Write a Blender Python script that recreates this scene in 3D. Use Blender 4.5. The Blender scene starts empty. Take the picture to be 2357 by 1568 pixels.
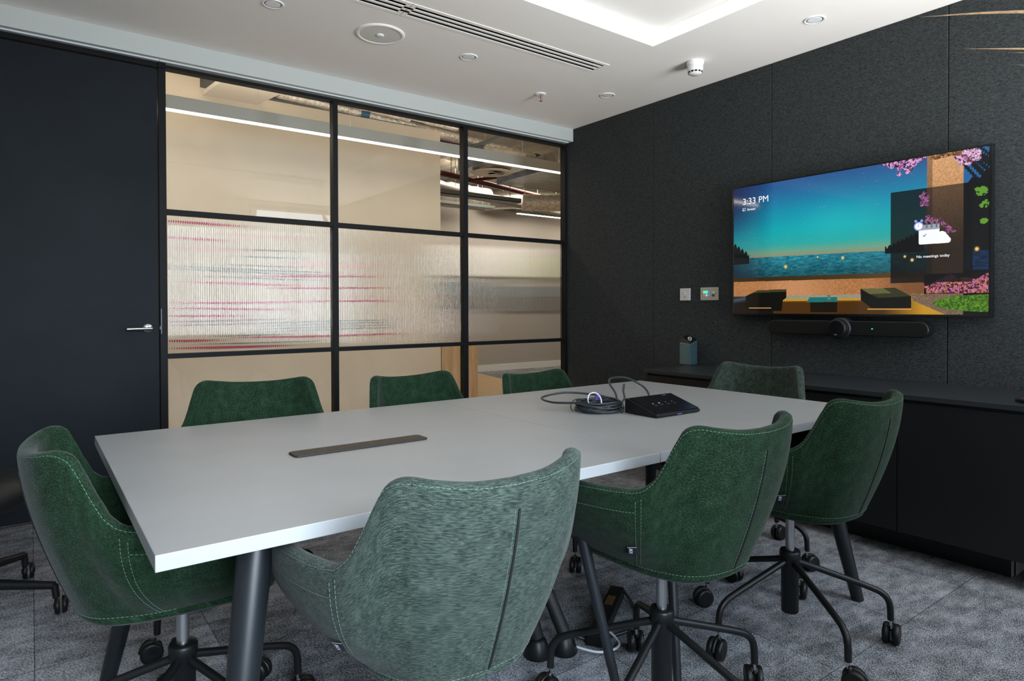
import bpy, bmesh, math, random
import numpy as np
from mathutils import Vector, Matrix
random.seed(7); rng = np.random.RandomState(11)
PI = math.pi
sc = bpy.context.scene
col = sc.collection

# ------------------------------------------------------------------ camera, world, lights, exposure
F_PX, CY_PX, YAW, PITCH, ROLL = 1485.725, 724.745, 0.64062925, 0.01085321, -0.00273316
H_CAM = 1.13
f_ = Vector((math.sin(YAW)*math.cos(PITCH), math.cos(YAW)*math.cos(PITCH), -math.sin(PITCH)))
r_ = Vector((math.cos(YAW), -math.sin(YAW), 0)); u_ = r_.cross(f_)
r2 = r_*math.cos(ROLL) + u_*math.sin(ROLL); u2 = -r_*math.sin(ROLL) + u_*math.cos(ROLL)
cam = bpy.data.cameras.new('camera'); camo = bpy.data.objects.new('camera', cam); col.objects.link(camo)
cam.sensor_width = 36; cam.sensor_fit = 'HORIZONTAL'; cam.lens = F_PX*36/2357
cam.shift_y = (CY_PX - 784)/2357
cam.clip_start = .02
M3 = Matrix((r2, u2, -f_)).transposed()
camo.matrix_world = Matrix.Translation((0, 0, H_CAM)) @ M3.to_4x4()
sc.camera = camo
vs = sc.view_settings; vs.view_transform = 'Standard'; vs.look = 'None'; vs.gamma = 1; vs.use_curve_mapping = False
vs.exposure = 0.0
sc.cycles.use_denoising = True
sc.cycles.max_bounces = 14; sc.cycles.transmission_bounces = 10; sc.cycles.transparent_max_bounces = 12
sc.cycles.sample_clamp_indirect = 6; sc.cycles.blur_glossy = 0.5
w = bpy.data.worlds.new('world'); sc.world = w; w.use_nodes = True
w.node_tree.nodes['Background'].inputs[0].default_value = (.62, .80, 1, 1)
w.node_tree.nodes['Background'].inputs[1].default_value = 1.0

def area(name, loc, direction, sx, sy, power, color, spread=180):
    l = bpy.data.lights.new(name, 'AREA'); l.shape = 'RECTANGLE'; l.size = sx; l.size_y = sy
    l.energy = power; l.color = color; l.spread = math.radians(spread)
    o = bpy.data.objects.new(name, l); col.objects.link(o); o.location = loc
    o.rotation_euler = Vector(direction).to_track_quat('-Z', 'Y').to_euler(); return o
COOL = (.74, .87, 1.0); WARM = (1.0, .87, .71)
# daylight through the two windows in the wall behind the camera: sky light; then upward fill lamps added to brighten the ceiling
area('daylight_left_window', (.30, -1.02, 1.45), (.06, 1, -.42), 1.25, 1.6, 38, COOL, 70)
area('daylight_right_window', (3.05, -1.02, 1.6), (-.05, 1, -.42), 1.1, 1.9, 27, COOL, 115)
area('ceiling_fill_left_window', (.30, -1.03, 1.3), (0, .75, .72), 1.3, 1.4, 40, (.98, .97, .95), 115)
area('ceiling_fill_right_window', (3.02, -1.03, 1.3), (0, .75, .62), 1.1, 1.8, 70, (.95, .97, .98), 100)
# corridor: light of the linear lamp, plus unseen fill lamps added for ambient light
area('corridor_lamp_light', (2.4, 5.03, 2.508), (0, 0.05, -1), 7.4, .05, 27, WARM)
area('corridor_ceiling_fill', (2.4, 5.03, 2.615), (0, .12, 1), 7.4, .05, 46, WARM)  # upward fill added to brighten the raft, deck and pipes
area('office_fill', (6.6, 8.3, 3.3), (0, .45, -1), 3.5, 1.0, 125, (1, .88, .74))  # added fill lamp without a fitting, brightens the far partition
area('corridor_fill', (1.5, 5.2, 3.25), (0, 0, -1), 3.5, .8, 17, (1, .88, .74))  # added ambient fill, no fitting here

# ------------------------------------------------------------------ materials
def mat(name, base=(.5, .5, .5), rough=.5, metal=0, spec=.5, sheen=0, emit=None, estr=0):
    m = bpy.data.materials.new(name); m.use_nodes = True
    b = m.node_tree.nodes['Principled BSDF']
    b.inputs['Base Color'].default_value = (*base, 1); b.inputs['Roughness'].default_value = rough
    b.inputs['Metallic'].default_value = metal; b.inputs['Specular IOR Level'].default_value = spec
    if sheen: b.inputs['Sheen Weight'].default_value = sheen; b.inputs['Sheen Roughness'].default_value = .4
    if emit: b.inputs['Emission Color'].default_value = (*emit, 1); b.inputs['Emission Strength'].default_value = estr
    return m
def N(m, t, **kw):
    n = m.node_tree.nodes.new(t)
    for k, v in kw.items():
        if k in n.inputs: n.inputs[k].default_value = v
        else: setattr(n, k, v)
    return n
def L(m, a, ao, b, bi): m.node_tree.links.new(a.outputs[ao], b.inputs[bi])
def noisy(m, c1, c2, scale, sv=(1, 1, 1), coord='Object', detail=4, bump=0, lo=.35, hi=.65, scale2=None, mix2=.5, rough=.6, bdist=.002):
    """base colour between c1 and c2 by noise, optional second finer noise"""
    b = m.node_tree.nodes['Principled BSDF']
    tc = N(m, 'ShaderNodeTexCoord'); mp = N(m, 'ShaderNodeMapping'); mp.inputs['Scale'].default_value = sv
    L(m, tc, coord, mp, 'Vector')
    n = N(m, 'ShaderNodeTexNoise', Scale=scale, Detail=detail, Roughness=rough); L(m, mp, 'Vector', n, 'Vector')
    src = (n, 'Fac')
    if scale2:
        n2 = N(m, 'ShaderNodeTexNoise', Scale=scale2, Detail=2, Roughness=rough); L(m, mp, 'Vector', n2, 'Vector')
        mx = N(m, 'ShaderNodeMix'); mx.data_type = 'FLOAT'; mx.inputs[0].default_value = mix2
        L(m, n, 'Fac', mx, 2); L(m, n2, 'Fac', mx, 3); src = (mx, 0)
    r = N(m, 'ShaderNodeValToRGB'); r.color_ramp.elements[0].position = lo; r.color_ramp.elements[1].position = hi
    r.color_ramp.elements[0].color = (*c1, 1); r.color_ramp.elements[1].color = (*c2, 1)
    m.node_tree.links.new(src[0].outputs[src[1]], r.inputs['Fac'])
    L(m, r, 'Color', b, 'Base Color')
    if bump:
        bp = N(m, 'ShaderNodeBump'); bp.inputs['Strength'].default_value = bump; bp.inputs['Distance'].default_value = bdist
        m.node_tree.links.new(src[0].outputs[src[1]], bp.inputs['Height']); L(m, bp, 'Normal', b, 'Normal')
    return m
M = {}
M['ceiling'] = noisy(mat('ceiling_paint', rough=.75), (.87, .83, .78), (.89, .85, .80), 3)
M['white'] = mat('white_plastic', (.82, .82, .82), .35)
M['bulkheadpaint'] = mat('bulkhead_paint', (.47, .50, .49), .6)
M['whitepaint'] = mat('white_paint', (.78, .79, .79), .6)
M['grille'] = noisy(mat('speaker_grille', rough=.7), (.58, .58, .52), (.74, .74, .68), 900)
M['black'] = mat('black_metal', (.005, .0055, .006), .42, spec=.35)
M['blackgloss'] = mat('black_gloss', (.006, .006, .007), .12)
M['blackvoid'] = mat('black_void', (.003, .003, .003), .8)
M['frame'] = mat('frame_black', (.0055, .006, .007), .55, spec=.16)
M['door'] = noisy(mat('door_laminate', rough=.55, spec=.10), (.010, .0135, .017), (.013, .017, .021), 2.5, bump=.03)
M['chrome'] = mat('chrome', (.62, .63, .64), .18, 1)
M['steel'] = noisy(mat('brushed_steel', rough=.32, metal=1), (.45, .46, .47), (.62, .63, .64), 60, (1, 1, .05))
M['legmetal'] = mat('leg_paint', (.008, .010, .0125), .38, spec=.5)
M['tabletop'] = noisy(mat('table_laminate', rough=.42, spec=.45), (.245, .248, .248), (.27, .273, .273), 5, scale2=700, mix2=.3)
M['tableedge'] = mat('table_edge', (.33, .34, .35), .32)
M['cabinet'] = mat('cabinet_black', (.0075, .008, .0095), .42, spec=.4)
M['worktop'] = noisy(mat('cabinet_top', rough=.38, spec=.45), (.015, .018, .021), (.024, .028, .032), 350)
M['plinthendlit'] = mat('plinth_end_lit', (.75, .78, .80), .4)  # window light on the plinth end put into a paler colour
M['felt'] = noisy(mat('felt_panel', rough=.95, spec=.15), (.010, .011, .0115), (.078, .088, .091), 150, (1, .45, 1.6), scale2=420, mix2=.5, lo=.36, hi=.68, bump=.5, bdist=.003)
M['sprung'] = mat('bead', (.6, .66, .68), .4)
def make_fabric(name, c0, c1, c2, twill, streak):
    m = mat(name, rough=.95, spec=.10, sheen=.08)
    b = m.node_tree.nodes['Principled BSDF']
    tc = N(m, 'ShaderNodeTexCoord')
    def nz(sv, scale, detail=3):
        mp = N(m, 'ShaderNodeMapping'); mp.inputs['Scale'].default_value = sv; L(m, tc, 'UV', mp, 'Vector')
        n = N(m, 'ShaderNodeTexNoise', Scale=scale, Detail=detail, Roughness=.6); L(m, mp, 'Vector', n, 'Vector'); return n
    a = nz((1, streak, 1), 78 if streak > 3 else 190, 6); c = nz((1.6, 1, 1), 520, 2); g = nz((1, 1, 1), 30, 2)
    mx = N(m, 'ShaderNodeMix'); mx.data_type = 'FLOAT'; mx.inputs[0].default_value = .45
    L(m, a, 'Fac', mx, 2); L(m, c, 'Fac', mx, 3)
    mx1 = N(m, 'ShaderNodeMix'); mx1.data_type = 'FLOAT'; mx1.inputs[0].default_value = .15
    L(m, mx, 0, mx1, 2); L(m, g, 'Fac', mx1, 3)
    wv = N(m, 'ShaderNodeTexWave'); wv.wave_type = 'BANDS'; wv.bands_direction = 'DIAGONAL'
    wv.inputs['Scale'].default_value = 300; wv.inputs['Distortion'].default_value = 1.2; wv.inputs['Detail Scale'].default_value = 3
    L(m, tc, 'UV', wv, 'Vector')
    mx2 = N(m, 'ShaderNodeMix'); mx2.data_type = 'FLOAT'; mx2.inputs[0].default_value = twill
    L(m, mx1, 0, mx2, 2); L(m, wv, 'Fac', mx2, 3)
    r = N(m, 'ShaderNodeValToRGB'); e = r.color_ramp.elements
    e[0].position = .40; e[0].color = (*c0, 1); e[1].position = .61; e[1].color = (*c2, 1)
    k = e.new(.5); k.color = (*c1, 1)
    L(m, mx2, 0, r, 'Fac'); L(m, r, 'Color', b, 'Base Color')
    bp = N(m, 'ShaderNodeBump'); bp.inputs['Strength'].default_value = .45; bp.inputs['Distance'].default_value = .0012
    L(m, mx2, 0, bp, 'Height'); L(m, bp, 'Normal', b, 'Normal'); return m
M['fabric'] = make_fabric('green_fabric', (.0022, .0060, .0034), (.0070, .0192, .0095), (.030, .066, .034), .05, 1.6)
M['fabricgrey'] = make_fabric('sage_fabric', (.0050, .0082, .0068), (.021, .033, .027), (.098, .128, .105), .13, 5.5)
M['threadgrey'] = mat('thread_sage', (.10, .145, .12), .8)
M['thread'] = mat('thread', (.10, .18, .13), .8)
M['zip'] = mat('zip_black', (.004, .005, .005), .6)
def make_carpet():
    m = mat('carpet', rough=1, spec=.1)
    b = m.node_tree.nodes['Principled BSDF']; tc = N(m, 'ShaderNodeTexCoord')
    big = N(m, 'ShaderNodeTexNoise', Scale=9, Detail=7, Roughness=.72)
    mpb = N(m, 'ShaderNodeMapping'); mpb.inputs['Scale'].default_value = (1, 1.9, 1); mpb.inputs['Rotation'].default_value = (0, 0, .3)
    L(m, tc, 'Object', mpb, 'Vector'); L(m, mpb, 'Vector', big, 'Vector')
    mpf = N(m, 'ShaderNodeMapping'); mpf.inputs['Scale'].default_value = (1, 2.2, 1); mpf.inputs['Rotation'].default_value = (0, 0, .7)
    fine = N(m, 'ShaderNodeTexNoise', Scale=150, Detail=4, Roughness=.8); L(m, tc, 'Object', mpf, 'Vector'); L(m, mpf, 'Vector', fine, 'Vector')
    c = N(m, 'ShaderNodeMix'); c.data_type = 'FLOAT'; c.inputs[0].default_value = .22
    wv = N(m, 'ShaderNodeTexWave'); wv.bands_direction = 'DIAGONAL'; wv.inputs['Scale'].default_value = 150; wv.inputs['Distortion'].default_value = 3; wv.inputs['Detail Scale'].default_value = 2
    L(m, tc, 'Object', wv, 'Vector')
    c0 = N(m, 'ShaderNodeMix'); c0.data_type = 'FLOAT'; c0.inputs[0].default_value = .16; L(m, fine, 'Fac', c0, 2); L(m, wv, 'Fac', c0, 3)
    L(m, c0, 0, c, 2); L(m, big, 'Fac', c, 3)
    # tiles: 0.5 m, each a slightly different tone
    br = N(m, 'ShaderNodeTexBrick'); br.offset = 0; br.inputs['Scale'].default_value = 1
    br.inputs['Brick Width'].default_value = .5; br.inputs['Row Height'].default_value = .5
    br.inputs['Mortar Size'].default_value = .0018; br.inputs['Mortar Smooth'].default_value = 0.3
    br.inputs['Color1'].default_value = (.46, .46, .46, 1); br.inputs['Color2'].default_value = (.62, .62, .62, 1); br.inputs['Mortar'].default_value = (.3, .3, .3, 1)
    L(m, tc, 'Object', br, 'Vector')
    d = N(m, 'ShaderNodeMath', operation='ADD'); L(m, c, 0, d, 0)
    sb = N(m, 'ShaderNodeMath', operation='MULTIPLY_ADD'); sb.inputs[1].default_value = .24; sb.inputs[2].default_value = -.13
    L(m, br, 'Color', sb, 0); L(m, sb, 0, d, 1)
    r = N(m, 'ShaderNodeValToRGB'); e = r.color_ramp.elements
    e[0].position = .435; e[0].color = (.014, .015, .017, 1); e[1].position = .575; e[1].color = (.60, .62, .66, 1)
    k = e.new(.5); k.color = (.088, .096, .113, 1)
    L(m, d, 0, r, 'Fac'); L(m, r, 'Color', b, 'Base Color')
    bp = N(m, 'ShaderNodeBump'); bp.inputs['Strength'].default_value = .6; bp.inputs['Distance'].default_value = .003
    L(m, c, 0, bp, 'Height'); L(m, bp, 'Normal', b, 'Normal'); return m
M['carpet'] = make_carpet()
def glass_clear(name):
    m = bpy.data.materials.new(name); m.use_nodes = True; nt = m.node_tree; nt.nodes.clear()
    o = N(m, 'ShaderNodeOutputMaterial'); t = N(m, 'ShaderNodeBsdfTransparent'); t.inputs[0].default_value = (.93, .95, .93, 1)
    g = N(m, 'ShaderNodeBsdfGlossy'); g.inputs['Roughness'].default_value = .01
    fr = N(m, 'ShaderNodeFresnel'); fr.inputs[0].default_value = 1.5
    mu = N(m, 'ShaderNodeMath', operation='MULTIPLY'); mu.inputs[1].default_value = 1.1
    mx = N(m, 'ShaderNodeMixShader'); L(m, fr, 0, mu, 0); L(m, mu, 0, mx, 0); L(m, t, 0, mx, 1); L(m, g, 0, mx, 2); L(m, mx, 0, o, 0); return m
M['glass'] = glass_clear('clear_glass')
def reeded():
    m = bpy.data.materials.new('reeded_glass'); m.use_nodes = True; nt = m.node_tree; nt.nodes.clear()
    o = N(m, 'ShaderNodeOutputMaterial'); g = N(m, 'ShaderNodeBsdfGlass'); g.inputs['IOR'].default_value = 1.45
    g.inputs['Roughness'].default_value = 0.0; g.inputs['Color'].default_value = (.97, .985, .975, 1)
    L(m, g, 0, o, 0); return m
M['reeded'] = reeded()
M['beige'] = noisy(mat('beige_wall', rough=.55, spec=.4), (.54, .475, .385), (.58, .51, .415), 1.5)
M['greywall'] = mat('grey_wall', (.42, .39, .36), .7)
M['concrete'] = noisy(mat('concrete', rough=.9), (.17, .15, .125), (.25, .225, .185), 6)
M['deck'] = noisy(mat('deck', rough=.9), (.56, .50, .41), (.64, .58, .48), 4)
M['raft'] = mat('ceiling_raft', (.80, .76, .69), .7)
M['foil'] = noisy(mat('foil', rough=.42, metal=.72), (.62, .58, .52), (.98, .96, .92), 26, bump=.9, bdist=.02)
M['galv'] = noisy(mat('galvanised', rough=.34, metal=1), (.40, .39, .37), (.56, .55, .52), 9)
M['redpipe'] = mat('red_pipe', (.13, .012, .009), .38)
M['pipewhite'] = mat('pipe_white', (.46, .42, .37), .6)
M['bluetape'] = mat('blue_tape', (.02, .10, .19), .5)
M['tray'] = mat('tray_grey', (.14, .16, .155), .5)
M['lampbody'] = mat('lamp_grey', (.34, .355, .35), .5)
M['lampemit'] = mat('lamp_diffuser', (1, 1, 1), .5, emit=(1, .86, .70), estr=9)
M['ledemit'] = mat('cove_diffuser', (.9, .9, .9), .5, emit=(.86, .97, 1), estr=.95)
M['ledside'] = mat('cove_diffuser_side', (.9, .9, .9), .5, emit=(.90, .98, 1), estr=.5)
def wood(name, c1, c2, sv, planks=False):
    return noisy(mat(name, rough=.5, spec=.35), c1, c2, 3.2, sv, detail=6, lo=.3, hi=.72, scale2=14, mix2=.4)
M['oak'] = wood('oak', (.36, .235, .125), (.60, .43, .27), (5, 5, .55))
M['oakfloor'] = wood('oak_floor', (.36, .24, .13), (.60, .43, .26), (.55, 6, 5))
M['leafdry'] = noisy(mat('dry_leaf', rough=.6), (.12, .06, .018), (.42, .26, .10), 14, (1, 1, 1), scale2=60)
M['pot'] = mat('pot', (.12, .12, .12), .6)
M['cable'] = mat('cable', (.014, .019, .024), .42)
M['cablewhite'] = mat('cable_white', (.65, .66, .72), .4)
M['purple'] = mat('purple_tag', (.09, .05, .26), .6)
M['bluebox'] = mat('blue_grey_metal', (.085, .17, .20), .32, metal=.55)
M['gold'] = mat('bronze', (.20, .13, .06), .4, .6)
M['bronzeplate'] = noisy(mat('bronze_plate', rough=.5, metal=.1, spec=.3), (.020, .016, .0125), (.030, .024, .019), 300)
M['socket'] = mat('socket_black', (.006, .005, .005), .5)
M['redbit'] = mat('red_bit', (.35, .02, .02), .5)
M['ledgreen'] = mat('led_green', (0, 0, 0), .5, emit=(.05, 1, .35), estr=1.6)
M['ledteal'] = mat('led_teal', (0, 0, 0), .5, emit=(.05, .85, .62), estr=1.2)
M['ledblue'] = mat('led_blue', (0, 0, 0), .5, emit=(.16, .17, .72), estr=1.0)
M['ledred'] = mat('led_red', (0, 0, 0), .5, emit=(1, .09, .08), estr=.9)
M['textwhite'] = mat('text_white', (0, 0, 0), .5, emit=(.95, .97, 1), estr=1.0)
M['textdim'] = mat('text_dim', (0, 0, 0), .5, emit=(.25, .38, .62), estr=.3)
M['inknavy'] = mat('ink_navy', (0, 0, 0), .5, emit=(.01, .02, .12), estr=1)
M['iconlilac'] = mat('icon_lilac', (0, 0, 0), .5, emit=(.28, .30, .75), estr=1)
M['icongrey2'] = mat('icon_dark', (0, 0, 0), .5, emit=(.13, .14, .18), estr=1)
M['icongrey'] = mat('icon_grey', (0, 0, 0), .5, emit=(.33, .36, .42), estr=1)
M['platesteel'] = mat('plate_steel', (.50, .50, .45), .4, .3)
M['plategrey'] = mat('plate_white', (.62, .62, .62), .4)
M['tagblack'] = mat('tag_black', (.006, .008, .014), .6)
M['tagwhite'] = mat('tag_white', (.72, .75, .80), .6)
M['pink'] = mat('pink_line', (.42, .02, .085), .6)
M['pinkpale'] = mat('pink_pale', (.60, .40, .36), .6)
M['greyline'] = mat('grey_line', (.16, .17, .14), .6)
M['sofablue'] = noisy(mat('sofa_blue', rough=.9), (.02, .15, .23), (.03, .20, .30), 50)
M['sofagrey'] = noisy(mat('sofa_grey', rough=.9), (.09, .10, .11), (.16, .17, .17), 50)
M['sofanavy'] = mat('board_navy', (.012, .035, .05), .9)
M['sofablue2'] = mat('board_greyblue', (.16, .20, .24), .9)
M['yellowgreen'] = mat('cushion_lime', (.45, .50, .22), .9)

def LS(*a, **k): return [float(x) for x in np.linspace(*a, **k)]
# ------------------------------------------------------------------ mesh builder
class MB:
    def __init__(s): s.v = []; s.f = []; s.m = []; s.uv = []; s.smooth = []
    def add(s, vs, fs, mi=0, sm=False, uvs=None):
        o = len(s.v); s.v += [tuple(v) for v in vs]
        for k, f in enumerate(fs):
            s.f.append([o+i for i in f]); s.m.append(mi); s.smooth.append(sm)
            s.uv.append(uvs[k] if uvs else None)
        return s
    def box(s, a, b, mi=0):
        x0, y0, z0 = a; x1, y1, z1 = b
        vs = [(x0,y0,z0),(x1,y0,z0),(x1,y1,z0),(x0,y1,z0),(x0,y0,z1),(x1,y0,z1),(x1,y1,z1),(x0,y1,z1)]
        return s.add(vs, [(0,3,2,1),(4,5,6,7),(0,1,5,4),(1,2,6,5),(2,3,7,6),(3,0,4,7)], mi)
    def poly(s, pts, d, mi=0):
        """prism from a polygon pts, extruded by vector d"""
        n = len(pts); d = Vector(d); vs = [Vector(p) for p in pts] + [Vector(p)+d for p in pts]
        return s.add(vs, [tuple(range(n))[::-1], tuple(range(n, 2*n))] + [(i, (i+1) % n, n+(i+1) % n, n+i) for i in range(n)], mi)
    def tube(s, pts, r, n=10, mi=0, caps=True, closed=False):
        pts = [Vector(p) for p in pts]; R = r if isinstance(r, (list, tuple)) else [r]*len(pts)
        m = len(pts); vs = []; prev = None
        for i, p in enumerate(pts):
            if closed: t = pts[(i+1) % m]-pts[i-1]
            else: t = pts[min(i+1, m-1)]-pts[max(i-1, 0)]
            t.normalize()
            if prev is None:
                a = Vector((0, 0, 1)) if abs(t.z) < .9 else Vector((1, 0, 0)); u = t.cross(a).normalized()
            else: u = (prev - t*prev.dot(t)).normalized()
            prev = u; w_ = t.cross(u)
            for k in range(n):
                a = 2*PI*k/n; vs.append(p + (u*math.cos(a)+w_*math.sin(a))*R[i])
        fs = []
        for i in range(m if closed else m-1):
            j = (i+1) % m
            for k in range(n): fs.append((i*n+k, i*n+(k+1) % n, j*n+(k+1) % n, j*n+k))
        s.add(vs, fs, mi, True)
        if caps and not closed:
            s.add(vs[:n], [tuple(range(n))[::-1]], mi); s.add(vs[-n:], [tuple(range(n))], mi)
        return s
    def lathe(s, prof, c=(0, 0, 0), n=32, mi=0, axis='z', sm=True, cap=True):
        """prof: (radius, height) list"""
        vs = []; c = Vector(c)
        for r, h in prof:
            for k in range(n):
                a = 2*PI*k/n; x, y = r*math.cos(a), r*math.sin(a)
                p = {'z': (x, y, h), 'x': (h, x, y), 'y': (x, h, y)}[axis]; vs.append(c+Vector(p))
        fs = [(i*n+k, i*n+(k+1) % n, (i+1)*n+(k+1) % n, (i+1)*n+k) for i in range(len(prof)-1) for k in range(n)]
        s.add(vs, fs, mi, sm)
        if not cap: return s
        if prof[0][0] > 1e-5: s.add(vs[:n], [tuple(range(n))[::-1]], mi)
        if prof[-1][0] > 1e-5: s.add(vs[-n:], [tuple(range(n))], mi)
        return s
    def build(s, name, mats, parent=None, bevel=0, subsurf=0, recalc=True, seg=2, loc=None):
        me = bpy.data.meshes.new(name); me.from_pydata(s.v, [], s.f)
        mats = mats if isinstance(mats, (list, tuple)) else [mats]
        for m in mats: me.materials.append(M[m] if isinstance(m, str) else m)
        for p, mi, sm in zip(me.polygons, s.m, s.smooth): p.material_index = mi; p.use_smooth = sm
        if any(s.uv):
            ul = me.uv_layers.new(name='UVMap')
            for p, q in zip(me.polygons, s.uv):
                if q:
                    for li, c in zip(p.loop_indices, q): ul.data[li].uv = c
        if recalc:
            bm = bmesh.new(); bm.from_mesh(me); bmesh.ops.recalc_face_normals(bm, faces=bm.faces); bm.to_mesh(me); bm.free()
        o = bpy.data.objects.new(name, me); col.objects.link(o)
        if parent: o.parent = parent
        if loc: o.location = loc
        if bevel:
            b = o.modifiers.new('bevel', 'BEVEL'); b.width = bevel; b.segments = seg; b.limit_method = 'ANGLE'; b.angle_limit = math.radians(50)
            b.harden_normals = False
        if subsurf:
            b = o.modifiers.new('sub', 'SUBSURF'); b.levels = subsurf; b.render_levels = subsurf
        return o
def box(a, b, mi=0): return MB().box(a, b, mi)
def thing(name, label, cat, loc=(0, 0, 0), rz=0, group=None):
    o = bpy.data.objects.new(name, None); col.objects.link(o); o.location = loc; o.rotation_euler = (0, 0, rz)
    o.empty_display_size = .1; return tag(o, label, cat, group)
def tag(o, label, cat, group=None):
    o['label'] = label; o['category'] = cat
    if group: o['group'] = group
    return o
def struct(o, label=None):
    o['kind'] = 'structure'
    if label: o['label'] = label
    return o
def dup(root, loc, rz, label, group=None):
    def cp(o, par):
        c = o.copy(); col.objects.link(c); c.parent = par
        for ch in [x for x in bpy.data.objects if x.parent == o and x != c]: cp(ch, c)
        return c
    bpy.context.view_layer.update()
    r = cp(root, None); r.location = loc; r.rotation_euler = (0, 0, rz); r['label'] = label
    if group: r['group'] = group
    return r
def text_mesh(name, body, size, mat_, parent, matrix, extrude=0, align='LEFT', bold=0):
    cu = bpy.data.curves.new('t', 'FONT'); cu.body = body; cu.size = size; cu.extrude = extrude; cu.align_x = align; cu.offset = bold
    o = bpy.data.objects.new('t', cu); col.objects.link(o); bpy.context.view_layer.update()
    me = bpy.data.meshes.new_from_object(o.evaluated_get(bpy.context.evaluated_depsgraph_get()))
    bpy.data.objects.remove(o); me.name = name
    me.materials.clear(); me.materials.append(M[mat_]); me.transform(matrix)
    q = bpy.data.objects.new(name, me); col.objects.link(q)
    if parent: q.parent = parent
    return q
def smooth_path(pts, n=10, closed=False):
    P = [Vector(p) for p in pts]; out = []; m = len(P)
    rng_ = range(m if closed else m-1)
    for i in rng_:
        if closed: a, b, c, d = P[i-1], P[i], P[(i+1) % m], P[(i+2) % m]
        else: a, b, c, d = P[max(i-1, 0)], P[i], P[i+1], P[min(i+2, m-1)]
        for k in range(n):
            t = k/n; out.append(.5*((2*b)+(c-a)*t+(2*a-5*b+4*c-d)*t*t+(-a+3*b-3*c+d)*t*t*t))
    if not closed: out.append(P[-1])
    return out

# ------------------------------------------------------------------ room shell
XW = 3.729; YG = 4.2; ZC = 2.655; XL = -1.6; YB = -.95
struct(box((XL-.1, YB-.1, -.05), (XW+.1, YG+.06, 0)).build('floor', 'carpet'), 'dark grey flecked carpet tile floor of the meeting room')
# ceiling with recessed tray
TX0, TX1, TY0, TY1, TZ = .35, 2.93, .55, 2.541, 2.725
c = MB()
c.box((XL-.1, YB-.1, ZC), (TX0, YG+.06, ZC+.12)); c.box((TX1, YB-.1, ZC), (XW+.1, 2.91, ZC+.12)); c.box((TX0, YB-.1, ZC), (TX1, TY0, ZC+.12))
c.box((TX0, TY1, ZC), (TX1, 2.91, ZC+.12)); c.box((TX0, 3.035, ZC), (XW+.1, YG+.06, ZC+.12)); c.box((2.92, 2.91, ZC), (XW+.1, 3.035, ZC+.12))
c.box((TX0-.05, TY0-.05, TZ), (TX1+.05, TY1+.05, TZ+.05))
struct(c.build('ceiling', 'ceiling'), 'pale plaster ceiling with a recessed tray')
# wall right: felt panels with seams, all one wall
wr = MB(); ys = [YB, .335, 1.306, 2.277, 3.238, YG+.06]
for a, b in zip(ys[:-1], ys[1:]): wr.box((XW, a+.0015, 0), (XW+.03, b-.0015, ZC))
wr.box((XW+.02, YB-.1, 0), (XW+.12, YG+.06, ZC+.1))
struct(wr.build('wall_right', 'felt', bevel=.003), 'dark grey felt panelled wall with the screen')
struct(box((XL-.1, YB-.1, 0), (XL, YG+.06, ZC+.1)).build('wall_left', 'whitepaint'))
wb = MB()
WIN = [(-.35, .95, .6, 2.4), (2.45, 3.6, .25, 2.6)]
wb.box((XL, YB-.12, 0), (WIN[0][0], YB, ZC+.1)); wb.box((WIN[0][1], YB-.12, 0), (WIN[1][0], YB, ZC+.1)); wb.box((WIN[1][1], YB-.12, 0), (XW, YB, ZC+.1))
for a, b, z0, z1 in WIN: wb.box((a, YB-.12, 0), (b, YB, z0)); wb.box((a, YB-.12, z1), (b, YB, ZC+.1))
struct(wb.build('wall_back', 'whitepaint'))
for k, (a, b, z0, z1) in enumerate(WIN):
    w_ = MB(); t = .04
    w_.box((a, YB-.08, z0), (a+t, YB-.03, z1)); w_.box((b-t, YB-.08, z0), (b, YB-.03, z1)); w_.box((a+t, YB-.08, z0), (b-t, YB-.03, z0+t)); w_.box((a+t, YB-.08, z1-t), (b-t, YB-.03, z1))
    w_.box(((a+b)/2-.02, YB-.08, z0+t), ((a+b)/2+.02, YB-.03, z1-t))
    struct(w_.build('window_%d' % (k+2), 'frame'))
# front wall left of the door
struct(box((XL, YG, 0), (-.44, YG+.1, ZC)).build('wall_front', 'door'))
# bulkhead over partition
struct(box((XL, 4.117, 2.5475), (XW-.002, YG+.06, ZC), 0).build('trim_1', 'bulkheadpaint', bevel=.0015), 'pale grey bulkhead above the glazed partition')
bd = MB(); bd.box((-.44, 4.150, 2.5395), (.598, 4.158, 2.5475)); bd.box((.60, 4.150, 2.5395), (3.704, 4.158, 2.5475))
struct(bd.build('trim_2', 'sprung'), 'thin pale shadow gap bead under the bulkhead')

# ------------------------------------------------------------------ door
d = MB(); d.box((-.37, 4.212, .012), (.594, 4.256, 2.512))
door = bpy.data.objects.new('door_1', None); col.objects.link(door); struct(door, 'tall dark blue grey door left of the glazed partition')
d.build('door_leaf', 'door', door, bevel=.0015)
fr = MB(); fr.box((-.44, 4.2, 2.518), (.637, 4.26, 2.547)); fr.box((-.44, 4.2, 0), (-.376, 4.26, 2.518)); fr.box((.5985, 4.2, 0), (.637, 4.26, 2.518))
fr.box((.5985, 4.19, 2.518), (.637, 4.2, 2.5465))
fr.build('door_frame', 'frame', door, bevel=.001)
h = MB(); h.lathe([(.026, 0), (.026, -.006), (.024, -.008), (.001, -.008)], (.537, 4.212, 1.018), 32, axis='y')
rose = h.build('handle_rose', 'chrome', door)
h = MB(); h.tube([(.537, 4.205, 1.018), (.537, 4.165, 1.018)], .008, 14); h.tube([(.553, 4.158, 1.018), (.428, 4.158, 1.0165)], .0085, 16)
h.build('handle_lever', 'chrome', door)
h = MB(); h.box((.6025, 4.1965, .985), (.607, 4.2005, 1.13)); h.box((.5965, 4.198, 1.01), (.6005, 4.2045, 1.03))
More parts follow.
